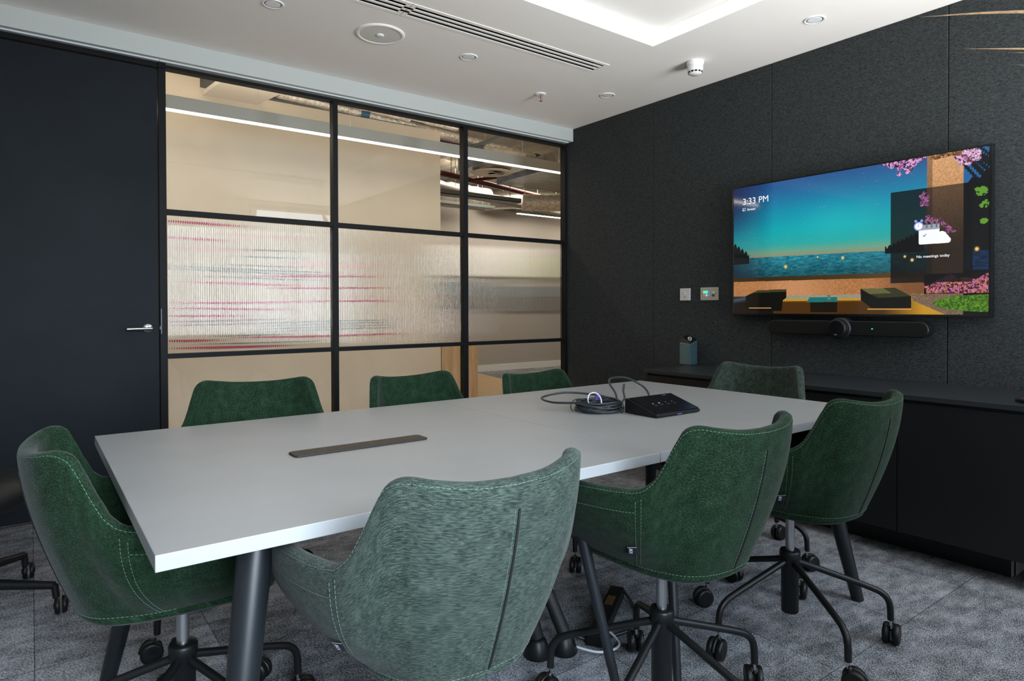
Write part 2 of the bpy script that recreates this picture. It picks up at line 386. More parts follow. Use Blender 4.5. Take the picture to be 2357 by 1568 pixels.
h.build('strike_plate', 'tray', door)
# ------------------------------------------------------------------ glazed partition
win = bpy.data.objects.new('window_1', None); col.objects.link(win); struct(win, 'black framed glazed partition with reeded middle panes')
X0, XA, XB, XC, XD, X1 = .637, 1.637, 1.671, 2.673, 2.712, 3.704
fr = MB(); fr.box((X0, 4.2, 2.521), (X1, 4.26, 2.5395)); fr.box((X0, 4.2, 0), (X1, 4.26, .06)); fr.box((X1, 4.2, 0), (XW, 4.26, 2.5395))
fr.build('partition_frame', 'frame', win, bevel=.001)
for a, b in ((XA, XB), (XC, XD)): box((a, 4.2, .06), (b, 4.26, 2.521)).build('mullion', 'frame', win, bevel=.001)
for z0, z1 in ((.838, .866), (1.679, 1.709)):
    t = MB()
    for a, b in ((X0, XA), (XB, XC), (XD, X1)): t.box((a, 4.203, z0), (b, 4.257, z1))
    t.build('transom', 'frame', win, bevel=.001)
for a, b in ((X0, XA), (XB, XC), (XD, X1)):
    for z0, z1 in ((.06, .838), (1.709, 2.521)):
        MB().add([(a, 4.233, z0), (b, 4.233, z0), (b, 4.233, z1), (a, 4.233, z1)], [(0, 1, 2, 3)]).build('glass_pane', 'glass', win)
    # reeded pane: plano-convex ribs
    z0, z1 = .866, 1.679; n = round((b-a)/.0125); p = (b-a)/n; K = 8; prof = []
    for i in range(n):
        for k in range(K):
            x = a+(i+k/K)*p; q = (k/K-.5)*2; prof.append((x, 4.236 - .0016*math.sqrt(max(0, 1-q*q*.88))))
    prof.append((b, 4.236))
    vs = [(x, y, z0) for x, y in prof]+[(x, y, z1) for x, y in prof]; m = len(prof)
    g = MB(); g.add(vs, [(i, i+1, m+i+1, m+i) for i in range(m-1)], 0, True)
    g.add([(a, 4.242, z0), (b, 4.242, z0), (b, 4.242, z1), (a, 4.242, z1)], [(3, 2, 1, 0)])
    g.add([(a, 4.236, z0), (a, 4.242, z0), (a, 4.242, z1), (a, 4.236, z1), (b, 4.236, z0), (b, 4.242, z0), (b, 4.242, z1), (b, 4.236, z1)], [(3, 2, 1, 0), (4, 5, 6, 7)])
    g.build('reeded_glass', 'reeded', win, recalc=False)

# ------------------------------------------------------------------ corridor and office beyond
cf = MB(); cf.box((-2.2, YG+.06, -.05), (12, 12, 0)); struct(cf.build('floor_corridor', 'oakfloor'), 'pale oak plank floor beyond the glass')
cpt = MB(); cpt.poly([(6.25, 9.44, 0), (12, 9.44, 0), (12, 5.2, 0), (9.0, 5.2, 0), (5.95, 8.05, 0)], (0, 0, .004)); struct(cpt.build('floor_office_carpet', 'carpet'), 'dark carpet strip beyond the corridor floor')
struct(MB().box((-2.2, 6.0, 0), (3.522, 6.15, 3.012)).box((-2.2, 6.0, 3.012), (1.17, 6.15, 3.36)).build('wall_corridor', 'beige'), 'smooth beige wall across the corridor')
fw = MB(); fw.box((3.6, 9.44, 0), (12, 9.55, 2.838)); struct(fw.build('wall_far', 'greywall'), 'far grey partition with open top')
struct(box((3.6, 9.425, 0), (12, 9.44, .115)).build('baseboard_far', 'whitepaint'), 'white skirting board on the far partition')
struct(box((-2.3, 4.26, 0), (-2.2, 12, 3.4)).build('wall_corridor_end', 'beige'))
struct(box((12, 3.5, 0), (12.1, 12.1, 3.6)).build('wall_office_side', 'beige'))
struct(box((3.6, 12, 0), (12, 12.1, 3.6)).build('wall_office_back', 'beige'))
struct(box((XW+.12, 4.2, 0), (12, 4.3, 3.6)).build('wall_office_front', 'beige'))
struct(box((-2.2, 4.2, 2.66), (XW+.12, 4.26, 3.4)).build('wall_over_partition', 'beige'))
dk = MB(); x = -2.2
while x < 12:
    dk.poly([(x, 4.2, 3.36), (x+.05, 4.2, 3.40), (x+.16, 4.2, 3.40), (x+.21, 4.2, 3.36), (x+.21, 4.2, 3.5), (x, 4.2, 3.5)], (0, 7.9, 0)); x += .21
struct(dk.build('ceiling_deck', 'deck'), 'corrugated soffit above the corridor')
struct(box((1.75, 5.1, 3.16), (3.5, 6.4, 3.36)).build('ceiling_slab', 'concrete'), 'brown concrete downstand above the corridor')
# raft
tag(MB().poly([(1.19, 6.0, 2.95), (1.643, 6.0, 2.95), (1.76, 5.35, 2.95), (1.27, 5.30, 2.95)], (0, 0, .04)).build('ceiling_raft', 'raft', bevel=.004), 'white ceiling raft panel above the corridor wall', 'ceiling panel')
# linear lamp
t = thing('linear_pendant_lamp', 'long linear pendant lamp glowing white along the corridor', 'lamp', (2.4, 5.03, 2.51))
box((-3.8, -.032, .006), (3.8, .032, .100)).build('lamp_body', 'lampbody', t, bevel=.002)
box((-3.8, -.026, 0), (3.8, .026, .006)).build('lamp_diffuser', 'lampemit', t)
for X in (1.383, 2.107, 4.356): MB().tube([(X-2.4, 0, .1), (X-2.4, 0, .85)], .0012, 6).build('suspension_wire', 'steel', t)
def pipe(name, pts, r, m, label, cat='pipe', n=16, group=None, extra=None):
    mb = MB(); mb.tube(pts, r, n)
    if extra: extra(mb)
    o = mb.build(name, m); return tag(o, label, cat, group)
Vv = Vector
def along(a, b, k=14, jit=0):
    a, b = Vv(a), Vv(b); return [a.lerp(b, i/k)+Vv((0, random.uniform(-jit, jit), random.uniform(-jit, jit))) for i in range(k+1)]
p1, p2 = (1.80, 5.945, 3.08), (6.15, 6.70, 3.08)
o = pipe('insulated_pipe', along(p1, p2, 40, .004), .048, ['foil', 'bluetape'], 'long foil insulated pipe with blue tape bands under the soffit')
o['group'] = 'foil insulated pipes'
for q in (.205, .80):
    c_ = Vv(p1).lerp(Vv(p2), q); dd = (Vv(p2)-Vv(p1)).normalized()
    MB().tube([c_-dd*.05, c_+dd*.05], .0505, 16).build('tape_band', 'bluetape', o)
pipe('insulated_pipe', along((2.25, 5.52, 3.0), (3.55, 5.72, 3.0), 30, .003), .04, 'foil', 'shorter foil insulated pipe running beside the long one', group='foil insulated pipes', extra=lambda mb: [mb.tube([(x, 5.52+(x-2.25)*.154, 3.0), (x, 5.52+(x-2.25)*.154, 3.17)], .004, 6) for x in (2.5, 3.3)])
pipe('insulated_pipe', along((2.35, 5.68, 3.02), (3.05, 5.80, 3.02), 12, .003), .03, 'foil', 'thin foil pipe ending above the corridor wall', group='foil insulated pipes')
t = thing('swirl_air_diffuser', 'round white swirl air diffuser on grey plenum box', 'air diffuser', (4.45, 6.367, 2.75))
mb = MB(); mb.lathe([(.155, .002), (.16, -.006), (.235, -.004), (.24, .006), (.155, .006)], n=48, cap=False); mb.lathe([(.045, -.006), (.001, -.006)], n=24); mb.lathe([(.045, .004), (.045, -.006)], n=24)
for k in range(28):
    a = 2*PI*k/28; ca, sa = math.cos(a), math.sin(a); ca2, sa2 = math.cos(a+.10), math.sin(a+.10)
    mb.add([(.042*ca, .042*sa, -.004), (.157*ca, .157*sa, -.004), (.157*ca2, .157*sa2, .004), (.042*ca2, .042*sa2, .000)], [(0, 1, 2, 3)])
mb.build('diffuser_plate', 'raft', t)
box((-.30, -.28, .03), (.30, .28, .22)).build('plenum_box', 'galv', t)
for x_ in (-.27, .27):
    for y_ in (-.25, .25): MB().tube([(x_, y_, .2), (x_, y_, .62)], .004, 6).build('hanger_rod', 'steel', t)
MB().lathe([(.155, .029), (.001, .029)], n=32).build('vent_opening', 'blackvoid', t)
tag(box((5.0, 5.5, 2.78), (7.4, 7.05, 2.99)).build('air_duct', 'galv', bevel=.01), 'large rectangular galvanised air duct', 'duct')
pipe('flexible_duct', along((5.75, 7.45, 2.66), (6.6, 6.85, 2.64), 30, .006), .12, 'foil', 'crinkled foil flexible duct below the galvanised duct', 'duct', 20, None, lambda mb: [mb.tube([(x, y, z), (x, y, 3.355)], .004, 6) for x, y, z in ((5.78, 7.43, 2.7),)])
pipe('insulated_duct', along((4.6, 8.75, 2.98), (6.1, 8.85, 2.96), 24, .012), .15, 'foil', 'fat foil wrapped duct behind the white pipe', 'duct', 20, None, lambda mb: [mb.tube([(x, y, z), (x, y, 3.355)], .004, 6) for x, y, z in ((4.8, 8.76, 3.0), (5.9, 8.84, 3.0))])
pipe('spiral_duct', smooth_path([(6.35, 9.3, 2.98), (6.6, 9.1, 3.0), (7.0, 8.95, 3.02), (8.0, 8.8, 3.02)], 5), .16, 'galv', 'shiny spiral wound duct near the far partition', 'duct', 24, None, lambda mb: [mb.tube([(x, y, 3.05), (x, y, 3.355)], .004, 6) for x, y in ((6.6, 9.1), (7.6, 8.86))]+[mb.tube([Vv(a_), Vv(b_)], .163, 24) for a_, b_ in (((6.6, 9.1, 3.0), (6.612, 9.09, 3.0)), ((6.8, 9.02, 3.01), (6.812, 9.015, 3.01)), ((7.0, 8.95, 3.02), (7.012, 8.947, 3.02)), ((7.2, 8.91, 3.02), (7.212, 8.908, 3.02)), ((7.4, 8.88, 3.02), (7.412, 8.878, 3.02)))])
pipe('sprinkler_pipe', [(4.1, 7.4, 2.93), (7.1, 8.25, 2.93)], .038, 'redpipe', 'dark red sprinkler pipe crossing the office ceiling', group='red pipes', extra=lambda mb: [mb.tube([(x, 7.4+(x-4.1)*.2833, 2.93), (x, 7.4+(x-4.1)*.2833, 3.355)], .004, 6) for x in (4.6, 6.2)])
pipe('sprinkler_branch', [(5.02, 7.61, 2.93), (5.25, 7.2, 2.94), (5.26, 7.19, 3.355)], .024, 'redpipe', 'short red sprinkler branch pipe rising to a head', group='red pipes')
pipe('valve_manifold', [(3.7, 7.2, 3.2), (4.05, 7.1, 3.2), (4.5, 7.15, 3.2)], .06, 'redpipe', 'dark red valve pipework beside the wall end', group='red pipes', extra=lambda mb: [mb.tube([(4.05, 7.1, 3.2), (4.05, 7.1, 3.355)], .01, 6), mb.tube([(4.05, 7.1, 3.24), (4.05, 7.1, 2.98)], .03, 10)])
pipe('white_pipe', [(4.1, 7.72, 2.80), (7.4, 8.55, 2.80)], .068, 'pipewhite', 'thick white pipe below the red sprinkler pipe', extra=lambda mb: [mb.tube([(x, 7.72+(x-4.1)*.2515, 2.8), (x, 7.72+(x-4.1)*.2515, 3.355)], .004, 6) for x in (4.9, 6.8)])
tr = MB(); tr.box((4.2, 7.28, 2.62), (5.6, 7.46, 2.63)); tr.box((4.2, 7.28, 2.62), (5.6, 7.285, 2.68)); tr.box((4.2, 7.455, 2.62), (5.6, 7.46, 2.68)); [tr.tube([(x, 7.282, 2.62), (x, 7.282, 3.355)], .005, 6) for x in (4.7, 5.4)]
tag(tr.build('cable_tray', 'tray'), 'grey metal cable tray hanging low in the office ceiling', 'cable tray', 'cable trays')
tr = MB(); tr.box((4.3, 8.35, 2.70), (5.9, 8.5, 2.74)); [tr.tube([(x, 8.42, 2.72), (x, 8.42, 3.355)], .005, 6) for x in (4.9, 5.7)]; tag(tr.build('cable_tray', 'tray'), 'grey cable tray just above the far partition', 'cable tray', 'cable trays')
tag(box((4.1, 5.15, 2.98), (4.16, 6.5, 3.01)).build('strut_channel', 'tray'), 'steel strut channel crossing above the foil pipe', 'channel')
t = thing('office_strip_lamp', 'short lit strip lamp above the far partition', 'lamp', (8.35, 9.15, 2.80))
box((-1.4, -.03, .01), (1.4, .03, .13)).build('lamp_body', 'lampbody', t); box((-1.4, -.03, 0), (1.4, .03, .01)).build('lamp_diffuser', 'lampemit', t)
# oak half-height unit at the wall end
t = thing('oak_cabinet', 'pale oak clad low cabinet beside the corridor wall end', 'cabinet', (0, 0, 0))
box((3.528, 5.985, 0), (3.985, 6.30, .735)).build('cabinet_body', 'oak', t, bevel=.002)
# wall artwork lines behind the reeded glass
t = thing('wall_graphic', 'wall graphic of thin pink and grey lines behind reeded glass', 'wall graphic', (0, 5.998, 0))
def line_strip(mb, z, x0, x1, amp, ph, th, mi=0):
    n = 30; top = []; bot = []
    for i in range(n+1):
        x = x0+(x1-x0)*i/n; zz = z+amp*math.sin(ph+x*1.9)
        e = th*(.35+.65*math.sin(PI*min(1, max(0, i/n)))**.5); top.append((x, 0, zz+e)); bot.append((x, 0, zz-e))
    mb.add(top+bot, [(i, i+1, n+2+i, n+1+i) for i in range(n)], mi)
pk = MB(); gr = MB(); pp = MB()
for z, a, b, am, ph in ((1.85, .9, 1.5, .01, .2), (1.72, .9, 1.35, .012, 1), (1.43, 1.6, 2.75, .014, 2.2), (1.35, 1.1, 2.0, .01, .5), (1.325, 1.7, 2.85, .012, 1.7), (1.19, 1.0, 2.1, .012, 2.5), (1.13, 1.0, 1.9, .012, .9), (1.075, .9, 1.5, .01, 2.0), (.86, .9, 1.3, .014, 1.2), (.875, 1.5, 3.0, .012, .3), (.80, 1.0, 1.85, .012, 1.4), (1.21, 2.1, 2.9, .012, .2)):
    line_strip(pk, z, a, b, am, ph, .010)
for z, a, b in ((1.66, 1.4, 2.0), (1.60, 1.4, 2.0), (1.52, 1.3, 2.0), (1.48, .9, 2.3), (1.455, .9, 2.3), (1.40, 1.2, 2.2), (1.03, .9, 1.9), (1.0, .9, 2.9), (.975, 1.6, 2.9), (.95, 1.6, 2.9), (.925, 1.6, 2.9), (.83, 1.2, 2.2), (.80, 1.1, 1.9), (.90, 1.3, 1.9)):
    line_strip(gr, z, a, b, .010, z*9, .007)
for z, a, b in ((1.78, 1.3, 2.1), (1.56, 1.9, 2.8), (1.53, 1.9, 2.8), (1.46, 2.0, 2.8), (1.02, .9, 1.8), (.99, .9, 1.7), (1.64, .9, 1.6), (1.25, 2.0, 3.0)):
    line_strip(pp, z, a, b, .008, z*5, .016)
pk.build('pink_lines', 'pink', t); gr.build('grey_lines', 'greyline', t, loc=(0, .0005, 0)); pp.build('pale_pink_lines', 'pinkpale', t, loc=(0, .001, 0))
# boards on the far partition, blurred by the reeded glass
t = thing('bright_band_panel', 'added pale panel for the bright band behind the reeded glass', 'board', (6.6, 9.438, 1.95))  # made-up panel that supplies the bright band seen in the reeded glass
box((-.95, -.03, -.26), (1.25, -.001, .26)).build('panel', 'white', t, bevel=.003)
t = thing('blue_pinboard', 'teal blue pinboard on the far partition behind the middle reeded pane', 'board', (5.65, 9.438, 1.33))
box((-.38, -.04, .02), (.38, -.001, .24)).build('panel', 'sofablue', t, bevel=.003); box((-.38, -.035, -.22), (.38, -.001, .02)).build('lower_panel', 'sofanavy', t, bevel=.003)
t = thing('grey_pinboard', 'grey blue pinboard on the far partition behind the right reeded pane', 'board', (7.75, 9.438, 1.33))
box((-.75, -.04, .0), (.85, -.001, .20)).build('panel', 'sofablue2', t, bevel=.003); box((-.75, -.035, -.26), (.85, -.001, .0)).build('lower_panel', 'sofagrey', t, bevel=.003)
t = thing('lime_board', 'pale lime board high on the far partition at the right', 'board', (8.1, 9.405, 1.87))
box((-.28, -.02, -.2), (.42, -.002, .22)).build('panel', 'yellowgreen', t, bevel=.003)

# ------------------------------------------------------------------ ceiling fittings
t = MB(); t.add([(TX0, TY1-.0006, ZC), (TX1, TY1-.0006, ZC), (TX1, TY1-.0006, TZ), (TX0, TY1-.0006, TZ)], [(0, 1, 2, 3)])
t = thing('cove_light', 'glowing white light band lining the recessed ceiling tray', 'ceiling light', ((TX0+TX1)/2, (TY0+TY1)/2, ZC))
hx, hy = (TX1-TX0)/2, (TY1-TY0)/2
box((-hx, hy-.006, .001), (hx-.006, hy-.0004, .069)).build('diffuser_strip', 'ledemit', t)
box((-hx, -hy+.0004, .001), (hx-.006, -hy+.006, .069)).build('diffuser_strip', 'ledemit', t)
box((hx-.006, -hy, .001), (hx-.0004, hy, .069)).build('diffuser_strip', 'ledside', t)
box((-hx+.0004, -hy, .001), (-hx+.006, hy, .069)).build('diffuser_strip', 'ledside', t)
# slot diffuser
t = thing('linear_slot_diffuser', 'long white linear air diffuser with three black slots', 'air diffuser', (0, 0, ZC))
g = MB(); X_A, X_B = .36, 2.93
def rect_ring(mb, x0, x1, y0, y1, z0, z1, w_):
    mb.box((x0, y0, z0), (x1, y0+w_, z1)); mb.box((x0, y1-w_, z0), (x1, y1, z1)); mb.box((x0, y0+w_, z0), (x0+w_, y1-w_, z1)); mb.box((x1-w_, y0+w_, z0), (x1, y1-w_, z1))
g = MB(); rect_ring(g, X_A, 1.548, 2.895, 3.05, -.003, .0, .024); rect_ring(g, 1.552, X_B, 2.895, 3.05, -.003, .0, .024)
g.build('outer_frame', 'ceiling', t)
for yy in (2.943, 2.983):
    for a, b in ((X_A+.02, 1.548), (1.552, X_B-.02)): box((a, yy, -.003), (b, yy+.017, .0)).build('slot_bar', 'ceiling', t)
box((.37, 2.912, .06), (2.919, 3.033, .065)).build('slot_void', 'blackvoid', t)
for yy in (2.93, 2.97, 3.012):
    MB().add([(X_A+.03, yy, .0), (X_B-.03, yy, .0), (X_B-.03, yy+.010, .012), (X_A+.03, yy+.010, .012)], [(0, 1, 2, 3)]).build('slot_blade', 'galv', t)
sv = MB(); sv.box((.36, 2.911, .0), (2.919, 2.913, .06)); sv.box((.36, 3.032, .0), (2.919, 3.034, .06)); sv.build('slot_side', 'blackvoid', t)
# speaker
t = thing('ceiling_speaker', 'large round ceiling speaker with perforated grille', 'speaker', (1.571, 3.326, ZC))
MB().lathe([(.112, -.004), (.118, -.009), (.132, -.007), (.136, 0)], n=64, cap=False).build('rim', 'ceiling', t)
MB().lathe([(.116, -.005), (.06, -.0065), (.024, -.0065), (.0005, -.0065)], n=64).build('grille', 'grille', t)
MB().lathe([(.021, -.005), (.021, -.010), (.017, -.013), (.0005, -.013)], n=32).build('centre_cap', 'white', t)
dlproto = None
DL = [((2.146, 3.311), 'round recessed downlight between the ceiling speaker and the sprinkler'), ((.985, 3.315), 'round recessed downlight cut by the top edge above the door end'), ((3.332, 3.317), 'round recessed downlight nearest the far ceiling corner'), ((3.347, 1.797), 'round recessed downlight above the wall screen')]
for k, (p, lb) in enumerate(DL):
    if not dlproto:
        t = thing('recessed_downlight', lb, 'ceiling light', (*p, ZC), 0, 'recessed downlights in the ceiling'); dlproto = t
        MB().lathe([(.040, -.001), (.042, -.004), (.050, -.006), (.054, -.003), (.055, 0)], n=40).build('trim_ring', 'white', t)
        MB().lathe([(.041, -.0012), (.0405, -.0025), (.037, -.0025), (.037, -.0012)], n=40).build('shadow_gap', 'blackvoid', t)
        MB().lathe([(.037, -.003), (.034, -.0045), (.022, -.003), (.0005, -.0025)], n=40).build('lens', 'white', t)
    else: dup(dlproto, (*p, ZC), 0, lb)
t = thing('fire_sprinkler', 'small chrome fire sprinkler head in the ceiling', 'sprinkler', (2.926, 3.579, ZC))
MB().lathe([(.040, 0), (.038, -.006), (.018, -.010), (.012, -.004)], n=28).build('escutcheon', 'white', t)
q = MB(); q.tube([(.011, 0, -.008), (.013, 0, -.035), (.004, 0, -.052)], .0032, 8); q.tube([(-.011, 0, -.008), (-.013, 0, -.035), (-.004, 0, -.052)], .0032, 8); q.lathe([(.0005, -.05), (.015, -.051), (.015, -.053), (.0005, -.056)], n=16)
q.build('frame_arms', 'chrome', t); MB().tube([(0, 0, -.01), (0, 0, -.048)], .003, 8).build('bulb', 'redbit', t)
t = thing('smoke_detector', 'white round smoke detector hanging from the ceiling', 'smoke detector', (3.32, 2.544, ZC))
MB().lathe([(.052, 0), (.053, -.014), (.049, -.022), (.047, -.024)], n=40).build('base', 'white', t)
MB().lathe([(.047, -.023), (.048, -.030), (.0475, -.052), (.044, -.060), (.040, -.074), (.032, -.080), (.0005, -.082)], n=40).build('body', 'white', t)
q = MB()
for k in range(12):
    a = 2*PI*(k+.5)/12; c_, s_ = math.cos(a), math.sin(a); tx, ty = -s_, c_
    for_ = [(.0425, -.063), (.0408, -.073)]
    vs = [(for_[0][0]*c_+tx*q_*.0075, for_[0][0]*s_+ty*q_*.0075, for_[0][1]) for q_ in (-1, 1)]+[(for_[1][0]*c_+tx*q_*.0075, for_[1][0]*s_+ty*q_*.0075, for_[1][1]) for q_ in (1, -1)]
    q.add([(x*1.035, y*1.035, z) for x, y, z in vs], [(0, 1, 2, 3)])
q.build('vent_slots', 'blackvoid', t)
t = MB(); t.box((.30, 2.86, ZC-.001), (.31, 2.87, ZC))

# ------------------------------------------------------------------ tables (two square tables pushed together)
def table(label, cx, cy, sx, sy, inner=0):
    t = thing('meeting_table', label, 'table', (cx, cy, 0), 0, 'square tables pushed together')
    tp = MB(); a, b = sx/2, sy/2
    tp.box((-a, -b, .707), (a, b, .735)); top = tp.build('tabletop', ['tabletop', 'tableedge'], t, bevel=.0012)
    for p in top.data.polygons:
        if abs(p.normal.z) < .5: p.material_index = 1
    fr_ = MB(); i = .17
    fr_.box((-a+i, -b+i, .672), (a-i, -b+i+.05, .705)); fr_.box((-a+i, b-i-.05, .672), (a-i, b-i, .705))
    fr_.box((-a+i, -b+i+.05, .672), (-a+i+.05, b-i-.05, .705)); fr_.box((a-i-.05, -b+i+.05, .672), (a-i, b-i-.05, .705))
    fr_.build('underframe', 'legmetal', t)
    for x in (-1, 1):
        for y in (-1, 1):
            ft = Vv((x*(a-.09), y*(b-.025), 0)); tp_ = Vv((x*(a-.20), y*(b-.155), .705))
            if y > 0: ft = Vv((x*(a-.02), y*(b-.09), 0)); tp_ = Vv((x*(a-.16), y*(b-.22), .705))
            if x == inner: ft = Vv((x*(a-.106), y*(b-.025), 0)); tp_ = Vv((x*(a-.205), y*(b-.155), .705))
            q_ = .52 if x == inner else 1
            n = 8; MB().tube([ft.lerp(tp_, k/n) for k in range(n+1)], [(.022+.013*k/n)*q_ for k in range(n+1)], 24).build('leg', 'legmetal', t)
    return t
YT0, YT1 = 1.165, 2.382
tL = table('white edged grey square table on the left with the power strip', (.155+1.371)/2, (YT0+YT1)/2, 1.2145, YT1-YT0, 1)
tR = table('grey square table on the right carrying the console and cables', (1.3725+2.637)/2, (YT0+YT1)/2, 1.2635, YT1-YT0, -1)
# power strip let into left table
cx, cy = (.155+1.371)/2, (YT0+YT1)/2
ps = MB(); L_, W_ = .200, .034; ox, oy = .755-cx, 1.733-cy; pts = []
for sx_, sy_, a0 in ((1, 1, 0), (-1, 1, 90), (-1, -1, 180), (1, -1, 270)):
    for k in range(5):
        a = math.radians(a0+k*22.5); pts.append((ox+sx_*(L_-.014)+.014*math.cos(a), oy+sy_*(W_-.014)+.014*math.sin(a), .7352))
ps.poly(pts, (0, 0, .0055))
psb = ps.build('power_strip', 'bronzeplate', tL, bevel=.003)
s_ = MB(); 
for k, c_ in enumerate((-.145, -.092, .045, .098)):
    X = ox+c_
    for dx, dy, w_, h_ in ((0, .013, .0022, .004), (-.008, -.008, .0045, .0016), (.010, -.008, .0045, .0016)): s_.box((X+dx-w_, oy+dy-h_, .7408), (X+dx+w_, oy+dy+h_, .7411))
s_.box((ox-.037, oy-.010, .7408), (ox-.023, oy-.007, .7411)); s_.box((ox-.014, oy-.010, .7408), (ox-.006, oy-.007, .7411))
s_.box((ox+.130, oy-.003, .7408), (ox+.140, oy+.004, .7411)); s_.box((ox+.150, oy-.003, .7408), (ox+.160, oy+.004, .7411))
for c_ in (-.172, -.119, -.064, -.045, .004, .018, .071, .124): s_.box((ox+c_, oy-.030, .7408), (ox+c_+.0006, oy+.030, .7410))
s_.build('socket_slots', 'socket', psb)
s_ = MB(); s_.box((ox+.132, oy-.004, .7411), (ox+.138, oy-.001, .7413)); s_.box((ox+.152, oy-.004, .7411), (ox+.158, oy-.001, .7413)); s_.build('data_port', 'redbit', psb)

# ------------------------------------------------------------------ tub chair
KEY = [(0, (0, -.325, .834)), (.12, (.08, -.319, .837)), (.24, (.153, -.295, .847)), (.32, (.190, -.266, .852)), (.375, (.211, -.243, .840)), (.43, (.223, -.224, .805)), (.50, (.235, -.203, .757)), (.57, (.248, -.180, .716)), (.64, (.262, -.145, .692)), (.74, (.280, -.06, .683)), (.86, (.286, .05, .674)), (.95, (.278, .14, .658)), (1, (.268, .185, .645))]
BOT = [(0, (0, -.226)), (.12, (.06, -.220)), (.24, (.107, -.200)), (.32, (.133, -.176)), (.43, (.152, -.135)), (.57, (.165, -.09)), (.74, (.172, -.02)), (.86, (.174, .06)), (1, (.172, .16))]
def interp(keys, s):
    s = float(s)
    ks = [k for k, _ in keys]; i = max(0, min(len(ks)-2, int(np.searchsorted(ks, s, side='right')-1)))
    t = (s-ks[i])/(ks[i+1]-ks[i]); P = [Vv(v) if len(v) == 3 else Vv((*v, 0)) for _, v in keys]
    b, c_ = P[i], P[i+1]; h_ = ks[i+1]-ks[i]
    def tan(j):
        if j == 0: return Vv(((P[1]-P[0])/(ks[1]-ks[0])).to_tuple()) if True else 0
        if j == len(P)-1: return (P[j]-P[j-1])/(ks[j]-ks[j-1])
        return (P[j+1]-P[j-1])/(ks[j+1]-ks[j-1])
    t0, t1 = tan(i), tan(i+1)
    return (2*t**3-3*t*t+1)*b+(t**3-2*t*t+t)*h_*t0+(-2*t**3+3*t*t)*c_+(t**3-t*t)*h_*t1
ZB = .475
def S(u, t):
    u = float(u); t = float(t)
    s = abs(u); R = interp(KEY, s); B = interp(BOT, s); sg = 1 if u >= 0 else -1
    zb = ZB; z = zb+(R.z-zb)*t; k = 1.5+.85*min(1, max(0, (s-.1)/.5)); g = 1-(1-t)**k
    x = B.x+(R.x-B.x)*g; y = B.y+(R.y-B.y)*g
    return Vv((sg*x, y, z))
def Nrm(u, t):
    u = float(u); t = float(t)
    e = .004; u0, u1 = max(-1, u-e), min(1, u+e); t0, t1 = max(0, t-e), min(1, t+e)
    n = (S(u1, t)-S(u0, t)).cross(S(u, t1)-S(u, t0)).normalized()
    if n.dot(Vv((S(u, t).x, S(u, t).y-.02, 0))) < 0: n = -n
    return n
def offs(u, t, d): return S(u, t)+Nrm(u, t)*d
